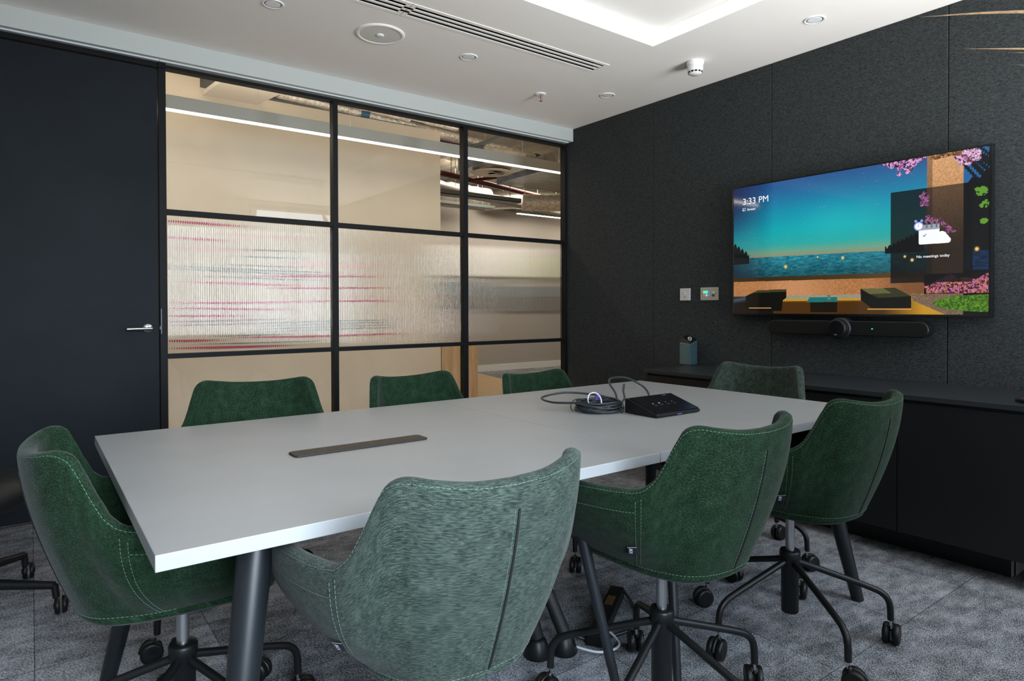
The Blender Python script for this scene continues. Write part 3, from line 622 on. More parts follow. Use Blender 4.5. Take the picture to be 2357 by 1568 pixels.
def build_chair(label, loc, rz, base_rot):
    t = thing('tub_chair', label, 'chair', loc, rz, 'tub chairs around the tables')
    NU, NV = 120, 16; sh = MB(); rows = []; arc = [0]
    us = [-1+2*i/NU for i in range(NU+1)]
    for i in range(1, NU+1): arc.append(arc[-1]+(S(us[i], .7)-S(us[i-1], .7)).length)
    for i, u in enumerate(us):
        s = abs(u); th = .034*(1 if s < .93 else math.sqrt(max(.02, 1-((s-.93)/.072)**2))); th = max(th, .008)
        prof = []; ol = []
        tv = [k/NV for k in range(NV+1)]
        for q in tv:
            prof.append(S(u, q*.985)+Nrm(u, q*.985)*0); ol.append(q*.985)
        n = Nrm(u, .97); top = S(u, .985)
        for a in (25, 50, 75, 100, 130, 155, 180):
            r = th/2; a_ = math.radians(a); prof.append(top-n*(r-r*math.cos(a_))+Vv((0, 0, r*.8*math.sin(a_))))
        for q in tv[::-1][1:]: prof.append(S(u, q*.985)-Nrm(u, max(.03, q*.97))*th)
        rows.append(prof)
    m = len(rows[0]); vs = [p for r in rows for p in r]; fs = []; uvs = []
    vl = [0]
    for k in range(1, m): vl.append(vl[-1]+(rows[NU//2][k]-rows[NU//2][k-1]).length)
    for i in range(NU):
        for k in range(m-1):
            fs.append((i*m+k, (i+1)*m+k, (i+1)*m+k+1, i*m+k+1)); uvs.append([(arc[i], vl[k]), (arc[i+1], vl[k]), (arc[i+1], vl[k+1]), (arc[i], vl[k+1])])
    sh.add(vs, fs, 0, True, uvs)
    for r in (rows[0], rows[-1]): sh.add(r, [tuple(range(m))], 0, True, [[(p.y, p.z) for p in r]])
    shell = sh.build('shell', 'fabricgrey', t)
    # seat pan and cushion
    out = [S(u, 0) for u in us]
    front = [Vv((.172-.344*k/10, .16+.055*math.sin(PI*k/10)**.6, .475)) for k in range(1, 10)]
    ring = out+front[:0]+[Vv((p.x, p.y, p.z)) for p in front]
    st = MB(); c_ = Vv((0, -.01, 0)); rings = []
    for sc_, z in ((.15, .444), (.70, .445), (.89, .451), (.97, .461), (1.0, .475), (.97, .480), (.93, .490), (.92, .503), (.8, .511), (.5, .510), (.05, .509)):
        rings.append([Vv((c_.x+(p.x-c_.x)*sc_, c_.y+(p.y-c_.y)*sc_, z)) for p in ring])
    n = len(ring); vs = [p for r in rings for p in r]; fs = []; uvs = []
    for i in range(len(rings)-1):
        for k in range(n):
            q = (i*n+k, i*n+(k+1) % n, (i+1)*n+(k+1) % n, (i+1)*n+k); fs.append(q); uvs.append([(vs[j].x, vs[j].y*1+vs[j].z) for j in q])
    fs.append(tuple(range(n))[::-1]); uvs.append([(vs[j].x, vs[j].y) for j in fs[-1]])
    st.add(vs, fs, 0, True, uvs); st.build('seat', 'fabricgrey', t)
    # zip slit down the centre of the back
    z_ = MB(); z_.tube([offs(0, q, .0006) for q in LS(.02, .885, 30)], .0026, 6); z_.build('zip', 'zip', t)
    # stitching
    sm = MB()
    def stitches(path, L_=.0058, gap=.0034, r=.00062):
        P = path; d_ = [0]
        for a, b in zip(P[:-1], P[1:]): d_.append(d_[-1]+(b-a).length)
        pos = 0; i = 0
        def at(x):
            j = min(len(d_)-2, int(np.searchsorted(d_, x, side='right')-1)); return P[j].lerp(P[j+1], (x-d_[j])/max(1e-9, d_[j+1]-d_[j]))
        while pos+L_ < d_[-1]:
            sm.tube([at(pos), at(pos+L_)], r, 4, caps=False); pos += L_+gap
    stitches([S(u, .985)-Nrm(u, .97)*(.017*(1-math.cos(.5)))+Vv((0, 0, .8*.017*math.sin(.5)))+Nrm(u, .97)*.0006 for u in LS(-.92, .92, 260)])
    for sg in (-1, 1):
        for du in (0, .022): stitches([offs(sg*(.62+du), q, .0004) for q in LS(.02, .95, 60)])
        stitches([offs(sg*s, .80-.03*(s-.62), .0004) for s in LS(.645, .99, 50)])
    stitches([offs(u, .012, .0006) for u in LS(-.7, .7, 160)])
    stitches([offs(-.012, q, .0004) for q in LS(.03, .88, 50)])
    sm.build('stitching', 'threadgrey', t)
    # sewn tag on left seam
    tg = MB(); ua, ub = -.636, -.672
    p, q, p2_, q2_ = offs(ua, .38, .002), offs(ua, .265, .002), offs(ub, .38, .007), offs(ub, .265, .007)
    nn = Nrm(-.65, .22)*.0007; vs = [p, p2_, q2_, q]; tg.add(vs+[v+nn for v in vs], [(0, 1, 2, 3), (7, 6, 5, 4), (0, 4, 5, 1), (1, 5, 6, 2), (2, 6, 7, 3), (3, 7, 4, 0)]); tgo = tg.build('sewn_tag', 'tagblack', t)
    X_ = (q-p).normalized(); Y_ = (p-p2_); Y_ = (Y_-X_*Y_.dot(X_)).normalized(); Z_ = X_.cross(Y_)
    Mx = Matrix.Translation(p2_.lerp(p, .22)+X_*.006+nn*2.2) @ Matrix((X_, Y_, Z_)).transposed().to_4x4()
    text_mesh('tag_print', 'BKX', .0110, 'tagwhite', tgo, Mx, bold=.0002)
    MB().add([p2_+X_*.002+nn*1.6, p+X_*.002+nn*1.6, p+X_*.0035+nn*1.6, p2_+X_*.0035+nn*1.6], [(0, 1, 2, 3)]).build('tag_line', 'tagwhite', tgo)
    # base
    MB().lathe([(.0005, .424), (.055, .424), (.060, .428), (.060, .444), (.0005, .446)], n=28).build('mounting_plate', 'black', t)
    MB().lathe([(.0145, .28), (.0145, .43)], n=24).build('gas_lift', 'steel', t)
    MB().lathe([(.0005, .086), (.026, .086), (.0285, .090), (.0285, .262), (.033, .268), (.034, .292), (.031, .299), (.016, .300)], n=28).build('column', 'black', t)
    for k in range(5):
        a = math.radians(base_rot)+k*2*PI/5; ca, sa = math.cos(a), math.sin(a)
        P = smooth_path([(.02*ca, .02*sa, .262), (.13*ca, .13*sa, .228), (.25*ca, .25*sa, .190), (.292*ca, .292*sa, .170), (.312*ca, .312*sa, .140), (.316*ca, .316*sa, .085)], 6)
        am = MB(); am.tube(P, .0105, 12); arm = am.build('base_arm', 'black', t)
        cs = MB(); sw = a+random.uniform(-1.2, 1.2); off = Vv((math.cos(sw), math.sin(sw), 0))*.016; cc = Vv((.316*ca, .316*sa, 0))+off; sd = Vv((-math.sin(sw), math.cos(sw), 0))
        cs.lathe([(.0045, .062), (.0045, .088)], (.316*ca, .316*sa, 0), 12, mi=1)
        for e in (-1, 1):
            ctr = cc+sd*e*.0145+Vv((0, 0, .034)); vsx = []; pr = [(.0005, -.0105), (.020, -.0115), (.028, -.0105), (.0335, -.005), (.034, .004), (.031, .0095), (.024, .0105), (.0005, .0085)]
            if e < 0: pr = [(r_q, -h_q) for r_q, h_q in pr]
            n_ = 22
            for r_q, h_q in pr:
                for j in range(n_):
                    b_ = 2*PI*j/n_; vsx.append(ctr+sd*h_q+off.normalized()*r_q*math.cos(b_)+Vv((0, 0, r_q*math.sin(b_))))
            cs.add(vsx, [(i*n_+j, i*n_+(j+1) % n_, (i+1)*n_+(j+1) % n_, (i+1)*n_+j) for i in range(len(pr)-1) for j in range(n_)], 0, True)
        hood = [cc+off.normalized()*(.033*math.cos(b_))+Vv((0, 0, .0325+.033*math.sin(b_))) for b_ in LS(.1, PI*.75, 9)]
        cs.tube(hood, .006, 8); cs.tube([Vv((.316*ca, .316*sa, .066)), cc+Vv((0, 0, .05))], .010, 10)
        cs.build('caster', ['black', 'chrome'], arm)
    return t
ch = build_chair('nearest tub chair in sage grey fabric, its back to the camera', (.655, 1.18, 0), 0, 35)
green_mesh = {}
def place(loc, deg, label, dz=0, baserot=None, green=True):
    r = dup(ch, (*loc, 0), math.radians(deg), label)
    if green:
        for c_ in r.children:
            k_ = c_.name.split('.')[0]
            if k_ in ('shell', 'seat', 'stitching'):
                if k_ not in green_mesh:
                    me_ = c_.data.copy(); me_.materials[0] = M['thread' if k_ == 'stitching' else 'fabric']; green_mesh[k_] = me_
                c_.data = green_mesh[k_]
    if dz:
        for c_ in r.children:
            if c_.name.split('.')[0] in ('shell', 'seat', 'zip', 'stitching', 'sewn_tag', 'mounting_plate', 'gas_lift'): c_.location.z += dz
    if baserot is not None:
        for c_ in r.children:
            if c_.name.split('.')[0] in ('base_arm',): c_.rotation_euler.z = math.radians(baserot-35)
    return r
place((1.393, 1.179), 0, 'deep green tub chair in the middle of the camera side of the tables', 0, 55)
place((2.08, 1.199), 0, 'deep green tub chair on the camera side nearest the black cabinet', 0, 24)
place((.297, 1.774), -90, 'deep green tub chair at the left end of the tables by the door', -.018, 12.7+90)
place((.632, 2.335), 166, 'deep green tub chair on the glass side nearest the door', 0, 170-166+10)
place((1.375, 2.32), 184, 'deep green tub chair in the middle of the glass side', -.02, 30)
place((2.05, 2.30), 183, 'deep green tub chair on the glass side nearest the felt wall', -.05, 50)
place((2.58, 1.76), 96, 'sage grey tub chair at the right end by the cabinet', -.004, -4-96, green=False)

# ------------------------------------------------------------------ black task chair at the left edge
t = thing('task_chair', 'black office chair cut by the left edge of the picture', 'chair', (-.285, 3.08, 0), PI/2)
so = MB(); so.lathe([(.0005, .37), (.14, .375), (.235, .40), (.285, .445), (.278, .49), (.18, .515), (.0005, .52)], (0, -.035, 0), n=40); so.build('seat', 'zip', t)
MB().lathe([(.03, .12), (.03, .41)], n=20).build('column', 'black', t)
box((-.21, .16, .60), (.21, .21, 1.02)).build('backrest', 'black', t, bevel=.02, seg=3)
MB().tube(smooth_path([(0, .05, .41), (0, .2, .42), (0, .235, .55), (0, .21, .8)], 6), .014, 10).build('back_support', 'black', t)
for k in range(5):
    a = math.radians(-24-90)+k*2*PI/5; ca, sa = math.cos(a), math.sin(a)
    am = MB(); am.tube([(.02*ca, .02*sa, .13), (.2*ca, .2*sa, .125), (.38*ca, .38*sa, .105)], [.024, .019, .014], 10); am.tube([(.38*ca, .38*sa, .108), (.385*ca, .385*sa, .06)], .012, 8)
    arm = am.build('base_arm', 'black', t)
    cs = MB()
    for e in (-1, 1): cs.lathe([(.0005, e*.022), (.010, e*.023), (.012, e*.020), (.026, e*.020), (.031, e*.016), (.032, e*.004), (.0005, e*.004)], (.40*ca, .40*sa, .032), 26, axis='y')
    cs.build('caster', 'black', arm)

# ------------------------------------------------------------------ black cabinet along the screen wall
t = thing('credenza', 'long low matt black cabinet along the screen wall', 'cabinet', (0, 0, 0))
Y0c, Y1c = .30, 2.788
box((3.12, Y0c, .716), (XW-.001, Y1c, .738)).build('worktop', 'worktop', t, bevel=.001)
bd = MB(); bd.box((3.155, Y0c+.004, .11), (XW-.001, Y1c-.004, .716)); bd.box((3.136, Y1c-.022, .11), (3.155, Y1c-.004, .714)); bd.build('carcass', 'cabinet', t)
for a, b in ((2.288, 2.763), (1.796, 2.284), (1.297, 1.792), (.80, 1.293), (.305, .796)): box((3.134, a, .113), (3.153, b, .700)).build('cabinet_door', 'cabinet', t, bevel=.001)
pl = MB(); pl.box((3.265, .905, 0), (3.30, Y1c-.01, .11)); pl.box((3.30, .899, 0), (XW-.001, .93, .11)); pl.box((3.55, .35, 0), (3.6, .9, .11)); 
po = pl.build('plinth', ['cabinet', 'plinthendlit'], t)
for p in po.data.polygons:
    if p.normal.y < -.5: p.material_index = 1  # end faces take the paler, painted-lit material

# ------------------------------------------------------------------ screen: picture painted per vertex on a fine grid
tv = thing('wall_screen', 'large flat wall screen showing a lakeside night scene', 'television', (3.669, 1.808, 1.492))
TW, THt = .709, .416
bz = MB(); bz.box((.003, -TW, -THt), (.035, TW, THt)); bz.box((0, -TW, -THt), (.003, TW, -THt+.013)); bz.box((0, -TW, THt-.010), (.003, TW, THt)); bz.box((0, -TW, -THt+.013), (.003, -TW+.012, THt-.010)); bz.box((0, TW-.008, -THt+.013), (.003, TW, THt-.010))
bz.build('bezel', 'blackgloss', tv, bevel=.0015)
box((.035, -.2, -.2), (.0595, .2, .2)).build('wall_bracket', 'black', tv)
sy0, sy1, sz0, sz1 = TW-.010, -TW+.013, -THt+.014, THt-.011
GW, GH = 840, 474
U, V = np.meshgrid(np.linspace(0, 1, GW), np.linspace(0, 1, GH))
def hexc(r, g, b): return np.array([r, g, b], float)
def lin(c): c = np.clip(c/255., 0, 1); return np.where(c <= .04045, c/12.92, ((c+.055)/1.055)**2.4)
def vnoise(sx, sy, seed):
    r = np.random.RandomState(seed); g = r.rand(sy+2, sx+2); x = U*sx; y = V*sy; xi = x.astype(int); yi = y.astype(int); fx = x-xi; fy = y-yi
    fx = fx*fx*(3-2*fx); fy = fy*fy*(3-2*fy)
    return (g[yi, xi]*(1-fx)+g[yi, xi+1]*fx)*(1-fy)+(g[yi+1, xi]*(1-fx)+g[yi+1, xi+1]*fx)*fy
def mixc(A, c_, m): m = np.clip(m, 0, 1)[..., None]; return A*(1-m)+np.asarray(c_)*m
hor = .438-.016*U/.68
# sky
skyv = np.clip((V-hor)/(1-hor), 0, 1)
stops = [(0, (150, 140, 110)), (.06, (110, 160, 135)), (.16, (45, 165, 160)), (.35, (20, 165, 175)), (.6, (25, 140, 170)), (.85, (40, 105, 155)), (1, (40, 85, 140))]
img = np.zeros((GH, GW, 3))
for k in range(3): img[..., k] = np.interp(skyv, [s[0] for s in stops], [s[1][k] for s in stops])
img = mixc(img, (12, 28, 70), np.clip((.20-U)/.20, 0, 1)**.8*.85*np.clip((V-.45)*2.5, .25, 1))
img = mixc(img, (60, 200, 200), .35*np.exp(-((U-.48)/.16)**2-((V-.66)/.14)**2))
st = np.random.RandomState(5)
for _ in range(190):
    a, b = st.rand(), .46+.53*st.rand()
    i, j = int(b*(GH-1)), int(a*(GW-1)); img[i, j] = np.maximum(img[i, j], 170+60*st.rand())
# water
wn = vnoise(60, 150, 3); wn2 = vnoise(140, 260, 4)
wat = np.zeros_like(img); wb_ = .55*wn+.45*wn2
for k, (a, b) in enumerate(((12, 60), (70, 160), (95, 165))): wat[..., k] = a+(b-a)*wb_
wat = mixc(wat, (10, 35, 55), np.clip((.22-U)/.22, 0, 1)*.8); wat *= (.70+.45*np.clip((V-.27)/.17, 0, 1))[..., None]
img = np.where((V < hor)[..., None], wat, img)
# tree silhouettes left, right shore
tl = .438+.10*np.clip(1-(U/.085), 0, 1)+.03*np.abs(np.sin(U*170))*(U < .085); img = np.where(((V < tl) & (V > .39) & (U < .08))[..., None], hexc(10, 20, 22), img)
sh_ = .43+.09*np.clip((U-.67)/.12, 0, 1)+.02*np.abs(np.sin(U*210)); img = np.where(((V < sh_) & (V > .40) & (U > .665) & (U < .80))[..., None], hexc(8, 18, 24), img)
# terrace ledge, wall and floor
ledge = .284-.016*U; img = np.where((V < ledge)[..., None], mixc(np.zeros_like(img)+hexc(48, 36, 18), (95, 70, 35), U/.9), img)
tn = .5*vnoise(300, 170, 9)+.5*np.random.RandomState(77).rand(GH, GW); wallc = np.zeros_like(img); 
for k, b in enumerate((176, 118, 72)): wallc[..., k] = b*(.75+.45*tn)
wallc = mixc(wallc, (215, 160, 115), .5*np.exp(-((U-.30)/.14)**2)); wallc = mixc(wallc, (90, 55, 30), np.clip((U-.62)/.2, 0, .6))
img = np.where((V < ledge-.032)[..., None], wallc, img)
flo = np.zeros_like(img)
for k, b in enumerate((150, 118, 62)): flo[..., k] = b*(.55+.7*tn)
flo = mixc(flo, (205, 150, 30), ((V < .108) & (U > .2))*.85); flo = mixc(flo, (52, 28, 10), (V < .095)*np.clip((.80-U)*6, 0, .85)*np.clip((.108-V)*40, 0, 1))
flo = mixc(flo, (150, 170, 175), ((V > .108) & (U < .58) & (U > .2))*.6); flo = mixc(flo, (10, 10, 12), (U < .2)*.8)
img = np.where((V < .135)[..., None], flo, img)
edge_ = (U > .74+(.108-V)*1.2) & (V < .125) ; img = np.where(edge_[..., None] & (U > .76)[..., None], np.clip(hexc(130, 105, 85)*(.6+.6*tn[..., None]), 0, 255), img)
img = mixc(img, (70, 110, 150), .55*np.exp(-(((V-.10)-(U*.9)*.35)/.018)**2)*(U < .085))
def polymask(pts):
    m = np.zeros(U.shape, bool); n = len(pts); j = n-1
    for i in range(n):
        (xi, yi), (xj, yj) = pts[i], pts[j]
        with np.errstate(divide='ignore', invalid='ignore'):
            m ^= ((yi > V) != (yj > V)) & (U < (xj-xi)*(V-yi)/(yj-yi+1e-12)+xi)
        j = i
    return m
def fill(pts, c_, tex=0):
    global img; m = polymask(pts); c_ = np.zeros_like(img)+hexc(*c_); c_ *= (1-tex/2+tex*tn)[..., None]; img = np.where(m[..., None], c_, img)
# loungers and low table
fill([(.062, .136), (.125, .181), (.262, .181), (.262, .12), (.245, .10), (.24, .02), (.062, .02)], (14, 13, 8)); fill([(.125, .181), (.262, .183), (.26, .165), (.10, .160)], (62, 60, 30), .2)
fill([(.079, .045), (.19, .045), (.19, .039), (.079, .039)], (190, 150, 90))
fill([(.352, .084), (.366, .120), (.481, .120), (.484, .085)], (30, 110, 105), .2); fill([(.368, .084), (.482, .084), (.482, .012), (.37, .012)], (26, 20, 10)); fill([(.44, .10), (.455, .10), (.455, .135), (.44, .135)], (90, 120, 110))
fill([(.574, .172), (.702, .174), (.757, .115), (.757, .04), (.617, .04), (.575, .095)], (16, 15, 8)); fill([(.574, .172), (.702, .174), (.757, .118), (.64, .108)], (52, 52, 28), .25); fill([(.578, .170), (.66, .172), (.69, .14), (.61, .135)], (96, 98, 55), .2)
fill([(.60, .036), (.757, .036), (.757, .030), (.60, .030)], (220, 160, 80))
# column and right-hand sky with palm shapes
colm = np.zeros_like(img)
for k, b in enumerate((205, 150, 100)): colm[..., k] = b*(.72+.5*tn)
colm = mixc(colm, (235, 190, 145), .45*np.clip((V-.75)*3, 0, 1)); img = np.where(((U > .809) & (U < .924) & (V > .245))[..., None], colm, img); img = np.where(((U > .809) & (U < .826) & (V > .245))[..., None], img*.72, img)
rs = (U >= .924); img = np.where(rs[..., None], np.zeros_like(img)+hexc(38, 100, 155), img)
pf = np.zeros(U.shape)
for k, (x0, y0) in enumerate(((.93, 1.0), (.965, .97), (.99, .93), (1.02, .90), (1.0, 1.0))):
    for q in range(3):
        ang = -.9-.3*q; yy = y0-.05*q + (U-x0)*ang*1.6; pf = np.maximum(pf, np.exp(-((V-yy+.006*np.sin(U*900+k))/(.010+.004*q))**2))
img = np.where((rs & (pf > .5))[..., None], hexc(10, 18, 24), img)
hl = .80+.05*np.clip((U-.924)/.08, 0, 1)+.012*np.sin(U*160); img = np.where((rs & (V < hl))[..., None], hexc(9, 13, 16), img)
gl = vnoise(220, 160, 21); fl3 = vnoise(70, 45, 33)
for cx_, cy_, sx_, sy_ in ((.975, .74, .025, .035), (.985, .66, .02, .03), (.985, .56, .015, .02)):
    e = np.exp(-((U-cx_)/sx_)**2-((V-cy_)/sy_)**2); img = np.where((rs & (e*(.5*gl+.5*fl3) > .30))[..., None], hexc(95, 150, 45), img)
img = np.where((rs & (V < .385) & (V > .27))[..., None], np.clip(hexc(14, 34, 60)*(.6+1.0*wn[..., None]), 0, 255), img)
# dark bank, grass, flowers
img = np.where((((U > .80) & (V < .255) & (V > .13)))[..., None], hexc(20, 12, 14), img)
gm = (((U-1.0)/.17)**2+((V-.07)/.052)**2 < 1); img = np.where(gm[..., None], np.stack([30+80*gl, 60+105*gl, 16+20*gl], -1), img)
fl3 = vnoise(70, 45, 33); fl = vnoise(260, 190, 31); fl2 = vnoise(26, 20, 32)
def flowers(mask, thr, cs):
    thr = thr+.02
    global img
    for k, c_ in enumerate(cs):
        nn = .62*vnoise(300, 170, 40+k)+.38*vnoise(90, 56, 60+k); img = np.where((mask & (nn > thr))[..., None], hexc(*c_)*(.75+.35*fl[..., None]), img)
fm = (U > .79+.03*fl2) & (V > .128+.01*fl2) & (V < .16+.10*fl2+.35*np.clip(U-.85, 0, .2)); img = np.where(fm[..., None], hexc(46, 14, 30), img); flowers(fm, .55, [(150, 50, 120), (190, 110, 160), (205, 130, 90)])
fm = (V > 1.0-.085*np.exp(-((U-.73)/.05)**2)*(.4+1.1*fl3)) & (U > .65) & (U < .81); img = np.where(fm[..., None], hexc(40, 20, 50), img); flowers(fm, .5, [(190, 110, 180), (230, 170, 220)])
fm = (((U-.935)/.035)**2+((V-.96)/.055)**2 < .3+1.5*fl3); img = np.where(fm[..., None], hexc(90, 45, 60), img); flowers(fm, .5, [(200, 120, 180), (240, 200, 235)])
fm = ((V > .955+.04*(1-fl2)) & (U > .82) & (U < .92)); flowers(fm, .45, [(90, 60, 30), (150, 100, 60)])
# meeting card darkening
card = polymask([(.685, .205), (.685, .80), (.953, .80), (.953, .20)]); img = np.where(card[..., None], img*.24+4, img)
img = np.where((card & (U > .809) & (U < .924))[..., None], img*(.85+.9*np.clip((V-.42)/.35, 0, 1)[..., None]), img)
fm = card & ((((U-.80)/.02)**2+((V-.73)/.05)**2 < .1+1.3*fl3) | (((U-.85)/.055)**2+((V-.56+1.4*(U-.85)*.6)/.045)**2 < 0+1.3*fl3)); flowers(fm, .55, [(135, 70, 120), (170, 100, 150)])
# lanterns on water
for a, b, r in ((.258, .352, .006), (.504, .392, .005), (.40, .41, .003), (.735, .375, .004), (.76, .35, .005), (.965, .395, .006)):
    e = np.exp(-((U-a)/r)**2-((V-b)/(r*1.9))**2); img = mixc(img, (250, 200, 110), e*1.5)
rgb = lin(np.clip(img, 0, 255))
vs = np.stack([np.zeros(GW*GH), (sy0+(sy1-sy0)*U).ravel(), (sz0+(sz1-sz0)*V).ravel()], 1)
idx = np.arange(GW*GH).reshape(GH, GW); fs = np.stack([idx[:-1, :-1], idx[:-1, 1:], idx[1:, 1:], idx[1:, :-1]], -1).reshape(-1, 4)
me = bpy.data.meshes.new('screen_picture'); me.vertices.add(len(vs)); me.vertices.foreach_set('co', (vs+[-.0006+.002, 0, 0]).ravel())
me.loops.add(fs.size); me.loops.foreach_set('vertex_index', fs.ravel().astype(np.int32)); me.polygons.add(len(fs)); me.polygons.foreach_set('loop_start', np.arange(0, fs.size, 4)); 
me.update(calc_edges=True); me.validate()
ca = me.color_attributes.new('picture', 'FLOAT_COLOR', 'POINT'); ca.data.foreach_set('color', np.concatenate([rgb.reshape(-1, 3), np.ones((GW*GH, 1))], 1).ravel().astype(np.float32))
m = mat('screen_emission', (.004, .004, .005), .06, spec=.6); at = N(m, 'ShaderNodeAttribute'); at.attribute_name = 'picture'
b = m.node_tree.nodes['Principled BSDF']; L(m, at, 'Color', b, 'Emission Color'); b.inputs['Emission Strength'].default_value = 1.0
me.materials.append(m); so = bpy.data.objects.new('screen', me); col.objects.link(so); so.parent = tv
# overlay: text and icons drawn on the picture
def sp(u, v, d_=.0002): return Vv((.0014-d_, sy0+(sy1-sy0)*u, sz0+(sz1-sz0)*v))
def scr_mat(u, v, d_=.0004):
    R = Matrix(((0, -1, 0), (0, 0, 1), (-1, 0, 0))).transposed().to_4x4(); return Matrix.Translation(sp(u, v, d_)) @ R
text_mesh('clock_text', '3:33 PM', .056, 'textwhite', so, scr_mat(.046, .862))
text_mesh('stream_text', 'Stream', .0205, 'textwhite', so, scr_mat(.070, .812), bold=.0002)
text_mesh('meeting_text', 'No meetings today', .0195, 'textwhite', so, scr_mat(.7745, .360, .0008), bold=.00015)
def shape(name, pts, m_, d_=.0004, parent=None): return MB().add([sp(u, v, d_) for u, v in pts], [tuple(range(len(pts)))]).build(name, m_, so, recalc=False)
def ringpts(cu, cv, r, a0=0, a1=360, n=24): return [(cu+r*math.cos(math.radians(a0+(a1-a0)*k/n)), cv+r*1.75*math.sin(math.radians(a0+(a1-a0)*k/n))) for k in range(n if a1-a0 == 360 else n+1)]
def rrect(u0, u1, v0, v1, r=.006):
    p = []
    for cu, cv, a in ((u1-r, v1-r*1.75, 0), (u0+r, v1-r*1.75, 90), (u0+r, v0+r*1.75, 180), (u1-r, v0+r*1.75, 270)): p += ringpts(cu, cv, r, a, a+90, 5)
    return p
shape('calendar_icon', rrect(.782, .850, .445, .565), 'textwhite', .0003)
shape('calendar_top', rrect(.786, .850, .535, .568, .004), 'icongrey', .0004)
for u in (.806, .822, .838): shape('calendar_ring', rrect(u, u+.005, .545, .585, .002), 'icongrey2', .0006)
shape('cloud_icon', ringpts(.868, .478, .012), 'textwhite', .0005); shape('cloud_icon', ringpts(.857, .492, .016), 'textwhite', .0005); shape('cloud_icon', rrect(.828, .886, .444, .482, .010), 'textwhite', .0005)
shape('clock_icon', ringpts(.782, .562, .0165), 'iconlilac', .0005); shape('clock_face', ringpts(.782, .562, .0125), 'textwhite', .0006)
for u in (.772, .792): shape('clock_bell', ringpts(u, .596, .005), 'iconlilac', .0005)
shape('clock_hand', [(.7813, .562), (.7827, .562), (.7827, .582), (.7813, .582)], 'iconlilac', .0007); shape('clock_hand', [(.776, .560), (.782, .560), (.782, .5625), (.776, .5625)], 'iconlilac', .0007)
shape('tick_icon', [(.796, .500), (.8, .492), (.808, .508), (.8065, .511), (.8, .498), (.7975, .503)], 'inknavy', .0006)
q = MB()
for a, b, c_, d_ in ((.046, .0475, .812, .834), (.0595, .061, .812, .834), (.0475, .0595, .812, .8145), (.0475, .0595, .8315, .834), (.050, .054, .817, .824)): q.add([sp(a, c_, .0004), sp(b, c_, .0004), sp(b, d_, .0004), sp(a, d_, .0004)], [(0, 1, 2, 3)])
q.build('cast_icon', 'textwhite', so, recalc=False)

# ------------------------------------------------------------------ video bar
t = thing('video_bar', 'black video conferencing bar with round camera under the screen', 'camera bar', (XW, 1.80, 1.011))
def capsule(mb, x0, x1, y0, y1, z, r, n=14):
    pts = [(x0, y1-r+r*math.cos(a), z+r*math.sin(a)) for a in LS(-PI/2, PI/2, n)]+[(x0, y0+r+r*math.cos(a), z+r*math.sin(a)) for a in LS(PI/2, 3*PI/2, n)]
    mb.poly(pts, (x1-x0, 0, 0))
b = MB(); capsule(b, -.095, -.02, -.445, .445, 0, .041); b.build('bar_body', 'black', t, bevel=.006, seg=3)
box((-.02, -.1, -.02), (-.0005, .1, .02)).build('wall_mount', 'black', t)
lens_c = (-.095, 0, -.002)
q = MB(); q.lathe([(.061, .05), (.061, -.004), (.058, -.010), (.050, -.010)], lens_c, 40, axis='x'); q.build('camera_ring', 'legmetal', t)
q = MB(); q.lathe([(.050, -.002), (.050, -.040), (.047, -.046), (.0005, -.046)], lens_c, 40, axis='x'); cb = q.build('camera_barrel', 'black', t)
q = MB(); q.lathe([(.044, -.0465), (.0005, -.0467)], lens_c, 32, axis='x'); q.build('lens', 'blackgloss', cb)
text_mesh('maker_mark', 'logi', .012, 'textdim', cb, Matrix.Translation((-.1425, .011, -.038)) @ Matrix(((0, -1, 0), (0, 0, 1), (-1, 0, 0))).transposed().to_4x4())
box((-.0965, -.176, -.003), (-.094, -.168, .002)).build('status_light', 'ledteal', t)

# ------------------------------------------------------------------ wall plates
t = thing('wall_thermostat', 'small white square control plate on the felt wall', 'wall plate', (XW, 2.9375, 1.221))
box((-.010, -.0435, -.043), (-.0005, .0435, .043)).build('plate', 'plategrey', t, bevel=.002)
q = MB(); rect_ring
q.lathe([(.008, -.010), (.0075, -.014), (.0005, -.015)], (0, 0, .004), 20, axis='x'); q.box((-.0108, -.022, -.030), (-.0098, .022, .022)); q.build('dial', 'plategrey', t)
q = MB(); q.box((-.0115, -.010, -.021), (-.0106, -.005, -.015)); q.box((-.0115, .004, -.021), (-.0106, .009, -.015)); q.build('port', 'socket', t)
t = thing('control_keypad', 'steel control plate with six lit buttons and knob', 'control panel', (XW, 2.734, 1.221))
box((-.008, -.073, -.044), (-.0005, .073, .045)).build('plate', 'platesteel', t, bevel=.003)
for i, (dy, dz, m_) in enumerate(((.040, .013, 'ledgreen'), (.021, .013, 'ledgreen'), (.002, .013, 'ledblue'), (.040, -.008, 'ledred'), (.021, -.008, 'ledteal'), (.002, -.008, 'ledblue'))):
    s = .0082 if i < 2 else .0068; box((-.0095, dy-s, dz-s), (-.0078, dy+s, dz+s)).build('lit_button', m_, t, bevel=.001)
MB().lathe([(.009, -.008), (.009, -.018), (.007, -.020), (.0005, -.020)], (0, -.036, -.008), 20, axis='x').build('knob', 'gold', t)
q = MB(); q.box((-.0086, .057, -.001), (-.0079, .061, .004)); q.box((-.0086, -.061, -.001), (-.0079, -.057, .004)); q.build('screw', 'socket', t)
box((-.0087, -.038, .007), (-.0079, -.034, .014)).build('level_light', 'ledgreen', t)

